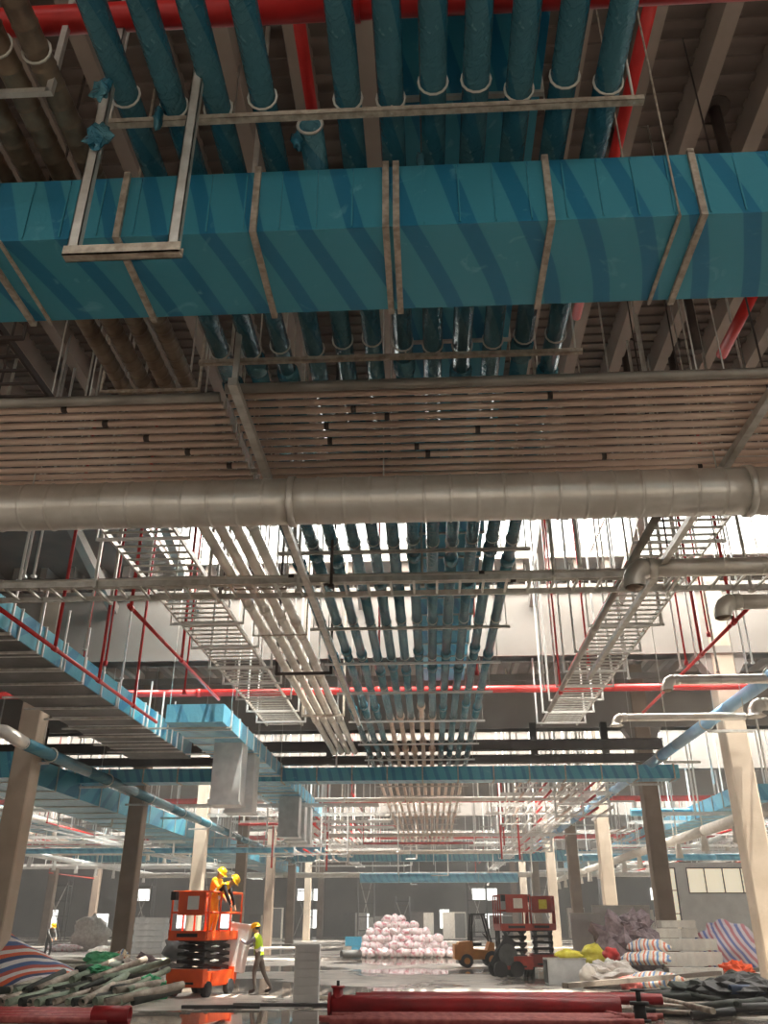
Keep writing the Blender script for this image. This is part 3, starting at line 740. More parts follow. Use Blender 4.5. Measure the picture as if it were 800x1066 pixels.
# vertical bright rods around the mid bay
for k, (px, py, Y, mt) in enumerate(sorted(((25, 600, 15.5, 'bright_strut'), (20, 605, 14.4, 'bright_strut'), (35, 600, 15.2, 'bright_strut'), (65, 545, 11.6, 'strut'), (88, 676, 20, 'strut'), (127, 706, 23, 'bright_strut'), (108, 700, 22, 'bright_strut'),
        (332, 690, 24, 'bright_strut'), (271, 700, 25, 'bright_strut'), (709, 695, 26, 'bright_strut'), (726, 690, 25, 'bright_strut'), (655, 706, 27, 'bright_strut'), (567, 718, 27.4, 'bright_strut'), (748, 700, 24, 'strut'), (777, 690, 26, 'bright_strut'), (784, 690, 26, 'bright_strut'), (690, 650, 20, 'strut'),
        (604, 590, 14, 'strut'), (577, 600, 13.6, 'strut'), (783, 615, 14, 'strut'), (440, 610, 15, 'strut'), (345, 610, 13.5, 'dark_steel'), (310, 615, 13.5, 'strut')))):
    if 23.8 < Y < 27.7: Y = 23.5
    a = at(px, py, Y=Y)
    solo('hanging_rod', MB().cyl((a.x, Y, a.z), (a.x, Y, ROOF_Z), 0.028, 6).box((a.x, Y, a.z), (0.09, 0.09, 0.05)), mt, (a.x, Y, a.z), 'bare steel rod hanging free from the roof of the mid bay, %s from the left' % ORD[k], 'hanging rod', 'free hanging rods of the mid bay')

# ---- spiral pipes with elbows at the right
def elbow_pipe(label, px, py, Y, r, xend, down=0.55, horn=False, back=0.0):
    a = at(px, py, Y=Y); z = a.z
    t = thing('branch_duct', (a.x, Y, z), label, 'air duct', 'spiral branch ducts at the right')
    x0 = a.x + r * 2.0
    part('duct_section', ribbed(MB(), (x0, Y, z), (xend, Y, z), r, 0.6, 18, 0.006), 'spiral', t)
    part('collar', MB().tube([(x0, Y, z), (x0 + 0.02, Y, z), (x0 + 0.12, Y, z), (x0 + 0.14, Y, z)], [r, r * 1.12, r * 1.12, r], 18), 'spiral', t)
    path = [(x0, Y, z)]; rr = [r]
    for i in range(1, 7):
        an = PI / 2 * i / 6
        path.append((x0 - r * 1.6 * math.sin(an), Y - back * (1 - math.cos(an)), z - r * 1.6 * (1 - math.cos(an)))); rr.append(r * (1.16 + 0.05 * (i % 2)))
    path.append((x0 - r * 1.6, Y - back, z - r * 1.6 - down * r)); rr.append(r * (1.9 if horn else 1.15))
    part('elbow', MB().tube(path, rr, 18, cap=False), 'spiral', t)
    part('film_cap', MB().blob((x0 - r * 1.6, Y - back, z - r * 1.6 - down * r), (r * (1.6 if horn else 0.97), r * (1.6 if horn else 0.97), r * 0.35), int(px), 0.3, 2, 12, 6), 'offwhite' if horn else 'spiral_brown', t)
    for x in (x0 + 1.2, x0 + 3.4): rod(x, Y, z + r, t)
elbow_pipe('largest spiral branch duct with a down-turned elbow, uppermost at the right', 655, 592, 13.2, 0.155, 13.0)
elbow_pipe('spiral branch duct with a flexible elbow, second down at the right edge', 748, 627, 15.0, 0.14, 14.0, horn=False)
elbow_pipe('long spiral branch duct in front of the right column with wrapped elbow', 692, 708, 22.0, 0.125, 15.5)
elbow_pipe('lowest spiral branch duct ending in a pale trumpet at the right', 640, 747, 24.0, 0.105, at(775, 740, Y=24).x, horn=True)
elbow_pipe('short spiral branch duct with a trumpet end at the far right edge', 782, 733, 22.5, 0.15, 16.0, horn=True)
# ---- blue wrapped pipes running along the column rows
def row_pipe(label, X, y0, y1, h, r, side, path0=None):
    t = thing('row_pipe', (X, y0, Z(h)), label, 'pipe')
    n = int((y1 - y0) / 6) + 1
    for k in range(n):
        a, b = y0 + (y1 - y0) * k / n, y0 + (y1 - y0) * (k + 1) / n
        part('pipe_section', MB().cyl((X, a, Z(h)), (X, b, Z(h)), r, 16), 'pipe_film' if side < 0 else 'grey_film', t)
        part('clamp_ring', MB().torus((X, a + 2.2, Z(h)), r + 0.03, 0.025, (0, 1, 0), 16, 6), 'ring', t)
        part('bracket', MB().span((X + (0 if side > 0 else -1.1), a + 2.1, Z(h) - r - 0.12), (X + (1.4 if side > 0 else 0), a + 2.2, Z(h) - r - 0.04)), 'strut', t)
        rod(X + side * 0.3, a + 2.15, Z(h) - r, t)
    if path0: part('elbow', MB().tube(path0, r * 1.05, 14), 'spiral', t)
pr = at(748, 744, Y=26.6)
row_pipe('light blue wrapped pipe running away in front of the right column row', pr.x, 14.0, 78, pr.z - CAMZ, 0.19, 1)
pl = at(62, 790, X=-12.9)
row_pipe('dark blue wrapped pipe running away in front of the left column row', pl.x, 26.5, 88, pl.z - CAMZ, 0.2, -1,
         [(pl.x, 26.6, pl.z), (pl.x - 0.03, 26.3, pl.z + 0.03), (pl.x - 0.15, 26.1, pl.z + 0.12), (pl.x - 0.4, 26.0, pl.z + 0.25), (pl.x - 0.9, 26.0, pl.z + 0.3), (pl.x - 3, 26.0, pl.z + 0.3)])

# ---- rectangular ducts along the hall on the left and the right
q0 = at(110, 728, H=5.5)
ld_ = rect_duct('y', 'blue wrapped duct running away high on the left with bracket bars', 10.5, 31.5, q0.x - 2.3, q0.x, Z(5.5), Z(6.15), [12 + 1.25 * k for k in range(15)], fm='bright_strut')
for k in range(14):
    y = 12.4 + 1.35 * k
    if k == 0: part('bottom_panel', MB().span((q0.x - 2.31, 10.4, Z(5.5) - 0.02), (q0.x - 0.02, 31.6, Z(5.5) - 0.002)), 'shaded_zinc', ld_)  # galvanised underside sheet, its dark tone stands for shade below the duct
    part('bracket_bar', MB().span((q0.x - 2.6, y - 0.03, Z(5.5) - 0.09), (q0.x + 0.12, y + 0.03, Z(5.5) - 0.04)), 'strut', ld_)
    part('rod', MB().span((q0.x + 0.07, y - 0.025, Z(5.5) - 0.09), (q0.x + 0.11, y + 0.025, Z(6.9))), 'bright_strut', ld_)
e0 = at(172, 752, Y=25.0); e1 = at(232, 752, Y=25.0); et = at(200, 733, Y=25.0)
ah = rect_duct('y', 'bright blue wrapped supply duct with square end and grey drop boxes, left of centre', 25.0, 50.0, e0.x, e1.x, e0.z, et.z, [26.1 + 1.2 * k for k in range(20)], fm='bright_strut', mt='light_film')
for y, dz in ((28.2, 1.9), (30.4, 1.9), (41.5, 1.75), (43.6, 1.75), (45.7, 1.75)):
    mb = MB().span((e0.x + 0.75, y, e0.z - dz), (e1.x - 0.05, y + 0.9, e0.z)).span((e0.x + 0.7, y - 0.05, e0.z - dz - 0.08), (e1.x, y + 0.95, e0.z - dz))
    part('drop_box', mb, 'galv', ah, 'grey galvanised drop box')
for y in (25.6, 30, 35, 40, 45):
    for x in (e0.x - 0.1, e1.x + 0.1): rod(x, y, e0.z - 0.05, ah)
    part('bracket_bar', MB().span((e0.x - 0.7, y - 0.03, e0.z - 0.08), (e1.x + 0.15, y + 0.03, e0.z - 0.03)), 'strut', ah)
# second cross duct, over the middle
y2 = at(450, 812, H=HD).y
rect_duct('x', 'dark blue wrapped duct crossing the hall under the end of the pipe rack', -22, at(705, 812, H=HD).x, y2, y2 + 0.9, Z(HD), at(450, 798, Y=y2).z, [-22 + 1.45 * k for k in range(24)], fm='rusty')
rect_duct('y', 'dark teal wrapped duct running away behind the left column row', 30, 100, -17.4, -14.6, Z(4.6), Z(5.5), [31 + 2.4 * k for k in range(28)], fm='strut')
rect_duct('y', 'blue wrapped duct running away behind the right column row', 40, 96, 14.0, 15.8, Z(4.9), Z(5.6), [41 + 1.6 * k for k in range(34)], fm='strut', mt='light_film')
rect_duct('x', 'blue wrapped duct crossing far down the hall', -34, 26, 84, 85.2, Z(5.1), Z(6.0), [-34 + 2.4 * k for k in range(25)], fm='strut')
rect_duct('y', 'blue wrapped duct running away over the far left aisle', 36, 90, -27.5, -25.6, Z(5.6), Z(6.3), [37 + 2.0 * k for k in range(26)], fm='strut')
# dark steel beams hung across in front of the second girder
for k, (py, hh) in enumerate(((777, 0.45), (791.5, 0.36))):
    a = at(400, py, Y=39.0)
    t = thing('steel_beam', (0, 39.0, a.z), ['upper dark brown steel beam crossing behind the pipe rack', 'lower dark brown steel beam crossing behind the pipe rack'][k], 'steel beam', 'dark cross beams')
    mb = MB().span((-24, 38.8, a.z + hh / 2 - 0.06), (at(690, py, Y=39).x, 39.2, a.z + hh / 2)).span((-24, 38.8, a.z - hh / 2), (at(690, py, Y=39).x, 39.2, a.z - hh / 2 + 0.06)).span((-24, 38.9, a.z - hh / 2), (at(690, py, Y=39).x, 39.1, a.z + hh / 2))
    part('beam_body', mb, 'dark_steel', t)
    for x in (-18, -9, -4.5, 4.8, 8): part('rod', MB().span((x - 0.15, 38.9, a.z), (x + 0.15, 39.1, 10.0)), 'dark_steel', t)

# ---- farther bays: repeated services, thinner in the picture
def far_rods(y, xs_, z0, parent):
    for x in xs_: part('rod', MB().span((x - 0.03, y - 0.03, z0), (x + 0.03, y + 0.03, ROOF_Z - 0.6)), 'bright_strut', parent)
for k in range(9):
    y = 43.0 + 6.2 * k
    for s, (x0, x1) in enumerate(((-44, -15.5), (-12.5, -2.5), (3.5, 9.2), (11, 32))):
        z = Z((5.0, 5.9, 6.1, 4.9)[s] - 0.25 * ((k * 7 + s * 3) % 4))
        t = ladder('x', 'pale cable ladder across the %s, %s row beyond the second duct' % (('left aisle', 'left half', 'right half', 'right aisle')[s], ORD[k]), x0, x1, y, y + 0.7, z, mt='bright_strut', pitch=0.7, rungs=False, group='cable ladders of the far bays', rt=0.05)
        far_rods(y, [x0 + (x1 - x0) * (q + 0.5) / (6 if s in (0, 3) else 3) for q in range(6 if s in (0, 3) else 3)], z, t)
for k, (X, h, mt, r) in enumerate(((-8.2, 5.4, 'bright_strut', 0.1), (-10.2, 6.0, 'bright_strut', 0.1), (6.4, 5.2, 'bright_strut', 0.1), (8.4, 5.9, 'spiral', 0.12), (13.0, 3.9, 'offwhite', 0.16), (17.5, 4.4, 'bright_strut', 0.12), (20.0, 5.2, 'spiral', 0.14), (-19.5, 4.2, 'bright_strut', 0.12), (-22.5, 5.3, 'spiral', 0.14), (-30, 4.6, 'bright_strut', 0.14), (24, 4.6, 'bright_strut', 0.14))):
    y0 = 41.0 if abs(X) < 12 else 32.0
    lb = 'pale %s running away through the far bays, %s counted across the hall' % ('tray' if r < 0.13 else 'duct', ORD[k])
    if r < 0.13:
        ladder('y', lb, y0, 100, X, X + 0.9, Z(h), mt='bright_strut', pitch=0.8, rungs=False, hangs=[y0 + 1 + 5 * q for q in range(11)], hmt='bright_strut', group='trays along the far bays', rt=0.06)
    else:
        t = thing('far_pipe', (X, y0, Z(h)), lb, 'pipe', 'ducts along the far bays')
        for q in range(6): part('pipe_section', MB().cyl((X, y0 + 11 * q, Z(h)), (X, y0 + 11 * q + 10.9, Z(h)), r * 1.5, 12), mt, t)
        for q in range(14):
            rod(X, y0 + 2 + 4.6 * q, Z(h), t, 'bright_strut', 0.04)
            part('drop', MB().cyl((X, y0 + 2 + 4.6 * q, Z(h)), (X, y0 + 2 + 4.6 * q, Z(h) - 0.9), r * 0.6, 8, r * 1.3), mt, t)
for k in range(26):
    s_ = k % 4
    x0, x1 = ((-44, -15), (-12, -3), (3.2, 9.4), (10.8, 32))[s_]
    w_ = R.uniform(2.5, 7) if s_ in (0, 3) else R.uniform(2, 4)
    X = R.uniform(x0, x1 - w_); y = R.uniform(41.5, 80); z = Z(R.uniform(3.6, 6.9)); lv = R.choice((2, 3))
    t = thing('service_rack', (X, y, z), 'pale trapeze rack of thin pipes hanging in a far bay, %s along the hall' % ORD[k % 25] if k < 25 else 'pale trapeze rack of thin pipes deepest in the hall', 'service rack', 'trapeze racks of the far bays')
    for l in range(lv):
        part('cross_bar', MB().span((X, y - 0.04, z + 0.55 * l), (X + w_, y + 0.04, z + 0.55 * l + 0.07)), 'bright_strut', t)
        for q in range(int(w_ / 0.6)):
            xq = X + 0.3 + 0.6 * q
            part('service_pipe', MB().cyl((xq, y - R.uniform(1.5, 3), z + 0.55 * l + 0.13), (xq, y + R.uniform(1.5, 3), z + 0.55 * l + 0.13), 0.055, 6), ('bright_strut', 'spiral', 'zinc', 'bright_strut', 'red')[(q + k) % 5], t)
    for xq in (X, X + w_ / 2, X + w_): part('upright', MB().span((xq - 0.04, y - 0.04, z), (xq + 0.04, y + 0.04, ROOF_Z)), 'bright_strut', t)
for k in range(16):
    X = (-34, -28, -21, -18, -9.5, -6, -1, 2.5, 5.5, 8.5, 13, 17, 20, 23, 26, 29)[k]; Y = R.uniform(104, 122); hh = R.uniform(1.6, 3.6); ww = R.uniform(1.2, 3.2)
    t = thing('far_cabinet', (X, Y, 0), 'dim equipment cabinet against the far end wall, %s from the left' % ORD[k], 'cabinet', 'equipment by the far wall')
    part('body', MB().span((X - ww / 2, Y, 0.1), (X + ww / 2, Y + 1.2, hh)), ('grey_dark', 'panel_grey', 'dark_steel', 'offwhite')[k % 4], t)
    for q in range(2): part('door', MB().span((X - ww / 2 + 0.05 + q * ww / 2, Y - 0.03, 0.2), (X + q * ww / 2 - 0.05, Y, hh - 0.1)), ('grey_dark', 'panel_grey', 'dark_steel', 'offwhite')[(k + q) % 4], t)
    part('plinth', MB().span((X - ww / 2 + 0.05, Y + 0.05, 0), (X + ww / 2 - 0.05, Y + 1.1, 0.1)), 'black', t)
for k in range(11):
    X = (-46, -38, -30, -22, -15, -7.5, -3, 4.5, 12, 19, 27)[k]; Y = R.uniform(88, 108); hh = R.choice((4.2, 6.0, 7.4)); ww = R.uniform(1.4, 2.2)
    t = thing('scaffold_tower', (X, Y, 0), 'dark scaffold tower standing far down the hall, %s from the left' % ORD[k], 'scaffold', 'scaffold towers at the far end')
    for sx in (-1, 1):
        for sy in (-0.5, 0.5): part('standard', MB().cyl((X + sx * ww / 2, Y + sy, 0), (X + sx * ww / 2, Y + sy, hh), 0.06, 6), 'grey_dark', t)
        part('brace', MB().bar((X - sx * ww / 2, Y - 0.5, 0.3), (X + sx * ww / 2, Y - 0.5, hh - 0.4), 0.06, 0.06), 'strut', t)
    for q in range(int(hh / 1.4)):
        z = 0.9 + 1.4 * q
        part('ledger', MB().span((X - ww / 2, Y - 0.54, z), (X + ww / 2, Y - 0.46, z + 0.08)).span((X - ww / 2, Y + 0.46, z), (X + ww / 2, Y + 0.54, z + 0.08)), 'grey_dark', t)
    part('deck_board', MB().span((X - ww / 2, Y - 0.5, hh - 0.9), (X + ww / 2, Y + 0.5, hh - 0.82)), 'plank', t)
for k in range(34):
    X = R.choice([R.uniform(-42, -15), R.uniform(-12, -4), R.uniform(4, 9.5), R.uniform(11, 30)]); y = R.uniform(42, 96); h = R.uniform(4.2, 7.2)
    horizontal = k % 3
    mb = MB()
    if horizontal == 0: mb.cyl((X, y, Z(h)), (X + R.uniform(4, 9), y, Z(h)), 0.07, 8)
    elif horizontal == 1: mb.cyl((X, y, Z(h)), (X, y + R.uniform(5, 14), Z(h)), 0.07, 8)
    else: mb.cyl((X, y, Z(h - 1.2)), (X, y, ROOF_Z), 0.06, 8)
    if horizontal < 2: mb.cyl((X, y, Z(h)), (X, y, ROOF_Z), 0.03, 6)
    solo('far_sprinkler_pipe', mb, 'red', (X, y, Z(h)), 'thin red sprinkler pipe among the services of the far bays', 'fire pipe', 'red sprinkler pipes of the far bays')
def off_sky(y): return next((b + 0.4 for a, b in SKYLIGHTS if a - 0.2 < y < b + 0.2), y)
for k in range(70):
    X = R.choice([R.uniform(-42, -15), R.uniform(-12, -4), R.uniform(-3, 4), R.uniform(4, 9.5), R.uniform(11, 30)]); y = off_sky(R.uniform(42, 100)); h = R.uniform(3.4, 6.8)
    mb = MB().cyl((X, y, Z(h)), (X, y, ROOF_Z), R.choice((0.04, 0.05, 0.07)), 6)
    if k % 2: mb.cyl((X, y, Z(h)), (X + R.uniform(-1.6, 1.6), y, Z(h)), 0.05, 6)
    solo('far_hanging_rod', mb, R.choice(('bright_strut', 'bright_strut', 'strut')), (X, y, Z(h)), 'pale hanging rod among the services of the far bays', 'hanging rod', 'hanging rods of the far bays')
for k, (y, h, x0, x1, r, mt) in enumerate(((60, 4.35, -28, -7, 0.17, 'light_film'), (86, 3.75, at(375, 915, Y=86).x, at(540, 913, Y=86).x, 0.42, 'light_film'), (70, 4.9, -30, 8, 0.16, 'offwhite'), (64, 5.6, -9, 9, 0.13, 'offwhite'), (92, 4.3, -30, 30, 0.25, 'offwhite'), (66, 4.2, 11, 30, 0.22, 'light_film'), (48, 5.3, 10.8, 30, 0.2, 'light_film'), (47, 5.9, -12, 9.5, 0.12, 'offwhite'))):
    t = thing('far_cross_pipe', ((x0 + x1) / 2, y, Z(h)), '%s pipe crossing a far bay, %s of the far cross pipes' % ('light blue' if mt == 'light_film' else 'pale', ORD[k]), 'pipe', 'cross pipes of the far bays')
    for q in range(4): part('pipe_section', MB().cyl((x0 + (x1 - x0) * q / 4, y, Z(h)), (x0 + (x1 - x0) * (q + 1) / 4 - 0.05, y, Z(h)), r, 12), mt, t)
    for q in range(5): rod(x0 + (x1 - x0) * (q + 0.4) / 5, y, Z(h), t, 'bright_strut', 0.04)

# ================================================================ THINGS ON THE FLOOR
def xf(mb, loc, rz=0.0, sc_=1.0):
    m3 = Matrix.Rotation(rz, 3, 'Z'); l = Vector(loc)
    mb.v = [m3 @ (p * sc_) + l for p in mb.v]; return mb

# ---- scissor lifts: base, wheels, scissor stack, guard-railed platform
def scissor_lift(loc, rz, label, body, platz=1.46, L=2.2, W=1.12, name='scissor_lift', panelmat='white'):
    t = thing(name, loc, label, 'lift', 'scissor lifts')
    def P(n, mb, mt, par=None, lb=None): return part(n, xf(mb, loc, rz), mt, par or t, lb)
    base = MB().box((0, 0, 0.42), (W * 0.92, L, 0.36)).box((0, -L / 2 + 0.1, 0.5), (W * 0.96, 0.24, 0.34)).box((0, L / 2 - 0.1, 0.5), (W * 0.96, 0.24, 0.34))
    b = P('chassis', base, body)
    P('battery_door', MB().box((W * 0.47, 0, 0.42), (0.03, L * 0.5, 0.28)), body, b)
    for sx in (-1, 1):
        for sy in (-1, 1):
            P('wheel', MB().cyl((sx * (W / 2 - 0.16), sy * (L / 2 - 0.34), 0.19), (sx * (W / 2 + 0.0), sy * (L / 2 - 0.34), 0.19), 0.19, 16).cyl((sx * (W / 2), sy * (L / 2 - 0.34), 0.19), (sx * (W / 2 + 0.01), sy * (L / 2 - 0.34), 0.19), 0.09, 10), 'rubber')
    z0, z1, n = 0.66, platz - 0.1, 4
    for sx in (-0.3, 0.3):
        for k in range(n):
            a, c = z0 + (z1 - z0) * k / n, z0 + (z1 - z0) * (k + 1) / n
            P('scissor_arm', MB().bar((sx, -L / 2 + 0.25, a), (sx, L / 2 - 0.25, c), 0.07, 0.09), 'black')
            P('scissor_arm', MB().bar((sx + 0.08, L / 2 - 0.25, a), (sx + 0.08, -L / 2 + 0.25, c), 0.07, 0.09), 'black')
    for k in range(n + 1):
        z = z0 + (z1 - z0) * k / n
        P('cross_tube', MB().cyl((-0.4, -L / 2 + 0.25, z), (0.4, -L / 2 + 0.25, z), 0.05, 8), 'black')
    P('platform', MB().box((0, 0, platz - 0.05), (W, L + 0.1, 0.12)).box((0, -L / 2 - 0.05, platz + 0.02), (W, 0.04, 0.22)).box((0, L / 2 + 0.05, platz + 0.02), (W, 0.04, 0.22)).box((-W / 2, 0, platz + 0.02), (0.04, L, 0.2)).box((W / 2, 0, platz + 0.02), (0.04, L, 0.2)), body)
    hz = platz + 1.1
    for sx in (-1, 1):
        for y in (-L / 2, -L / 6, L / 6, L / 2):
            P('post', MB().cyl((sx * W / 2, y, platz), (sx * W / 2, y, hz), 0.028, 8), body)
        for z in (hz, platz + 0.58): P('rail', MB().cyl((sx * W / 2, -L / 2, z), (sx * W / 2, L / 2, z), 0.028, 8), body)
    for y in (-L / 2, L / 2):
        for z in (hz, platz + 0.58): P('rail', MB().cyl((-W / 2, y, z), (W / 2, y, z), 0.028, 8), body)
    P('control_panel', MB().box((0.05, -L / 2 - 0.03, platz + 0.8), (W * 0.72, 0.06, 0.58)), body)
    P('notice', MB().box((0.1, -L / 2 - 0.066, platz + 0.82), (W * 0.3, 0.012, 0.34)), panelmat)
    P('control_box', MB().box((-W / 2 + 0.1, -L / 2 - 0.1, hz - 0.1), (0.16, 0.16, 0.22)), 'black')
    P('warning_strip', MB().box((0, -L / 2 - 0.075, platz + 0.02), (W * 0.55, 0.012, 0.09)), 'black')
    P('ladder_step', MB().box((0, -L / 2 - 0.03, 0.34), (W * 0.5, 0.08, 0.05)), 'black', b)
    return t
LP = ground(209, 1036)
scissor_lift(LP, math.radians(-14), 'bright orange scissor lift with two yellow-clad workers on its platform', 'orange', 1.46, 2.0, 1.14)
L2 = ground(537, 1016); L3 = ground(567, 1013)
scissor_lift(L2, math.radians(6), 'dull red scissor lift standing behind the forklift mast', 'lift_red', 1.62, 1.5, 1.15, panelmat='offwhite')
scissor_lift(L3, math.radians(-4), 'dull red scissor lift with black and yellow control box beside the steel chest', 'lift_red', 1.62, 1.5, 1.08, panelmat='yellow_bag')

# ---- forklift, seen from its side, mast to the right
FL = ground(500, 1007)
t = thing('forklift', FL, 'orange-yellow forklift truck with dark overhead guard facing the red lifts', 'forklift')
def P(n, mb, mt, par=None): return part(n, xf(mb, FL, math.radians(4)), mt, par or t)
prof = [(-1.05, 0.3), (-1.05, 0.75), (-0.95, 1.0), (-0.35, 1.05), (-0.3, 0.72), (0.3, 0.68), (0.42, 1.02), (0.62, 0.98), (0.66, 0.35)]
mb = MB(); n = len(prof)
mb.add([(x, -0.5, z) for x, z in prof] + [(x, 0.5, z) for x, z in prof], [tuple(range(n)), tuple(reversed(range(n, 2 * n)))] + [((i + 1) % n, i, i + n, (i + 1) % n + n) for i in range(n)])
P('body', mb, 'forklift')
P('counterweight', MB().box((-1.0, 0, 0.62), (0.3, 1.04, 0.6)), 'forklift')
for (x, r) in ((-0.62, 0.27), (0.5, 0.33)):
    for sy in (-1, 1):
        wh = P('wheel', MB().cyl((x, sy * 0.42, r), (x, sy * 0.62, r), r, 20), 'rubber')
        P('hub', MB().cyl((x, sy * 0.6, r), (x, sy * 0.64, r), r * 0.5, 12), 'forklift', wh)
for sy in (-0.46, 0.46):
    P('guard_post', MB().bar((-0.42, sy, 1.0), (-0.3, sy, 2.1), 0.07, 0.07), 'black')
    P('guard_post', MB().bar((0.5, sy, 1.0), (0.22, sy, 2.1), 0.07, 0.07), 'black')
rf = MB().box((-0.04, -0.46, 2.12), (0.66, 0.07, 0.06)).box((-0.04, 0.46, 2.12), (0.66, 0.07, 0.06))
for k in range(6): rf.box((-0.34 + 0.12 * k, 0, 2.12), (0.05, 0.92, 0.05))
P('overhead_guard', rf, 'black')
P('seat', MB().box((-0.12, 0, 0.92), (0.42, 0.46, 0.12)).box((-0.34, 0, 1.18), (0.1, 0.46, 0.48)), 'black')
P('steering_wheel', MB().torus((0.28, 0, 1.25), 0.15, 0.02, (0.7, 0, 0.7), 14, 6).cyl((0.28, 0, 1.25), (0.45, 0, 1.0), 0.025, 8), 'black')
for sy in (-0.32, 0.32): P('mast_rail', MB().box((0.86, sy, 1.05), (0.12, 0.1, 1.9)), 'black')
P('mast_cross', MB().box((0.86, 0, 1.9), (0.08, 0.64, 0.1)).box((0.86, 0, 1.1), (0.08, 0.64, 0.1)).box((0.86, 0, 0.3), (0.1, 0.8, 0.25)), 'black')
for sy in (-0.25, 0.25): P('fork', MB().box((1.45, sy, 0.12), (1.1, 0.12, 0.05)).box((0.93, sy, 0.35), (0.05, 0.12, 0.5)), 'grey_dark')
# small trolley of dark gear in front of the red lifts
TG = ground(527, 1017)
t = thing('hand_trolley', TG, 'small dark wheeled trolley with reels standing before the red lifts', 'trolley')
def P(n, mb, mt, par=None): return part(n, xf(mb, TG, 0.3), mt, par or t)
P('frame', MB().bar((-0.4, 0, 0.3), (0.3, 0, 1.25), 0.06, 0.5).bar((-0.4, 0, 0.3), (0.5, 0, 0.3), 0.06, 0.5), 'black')
for x in (-0.3, 0.35):
    for sy in (-0.25, 0.25): P('wheel', MB().cyl((x, sy, 0.26), (x, sy * 1.35, 0.26), 0.26, 16), 'rubber')
P('reel', MB().cyl((0.05, -0.2, 0.72), (0.05, 0.2, 0.72), 0.28, 16).cyl((0.05, -0.24, 0.72), (0.05, -0.2, 0.72), 0.36, 16).cyl((0.05, 0.2, 0.72), (0.05, 0.24, 0.72), 0.36, 16), 'grey_dark')

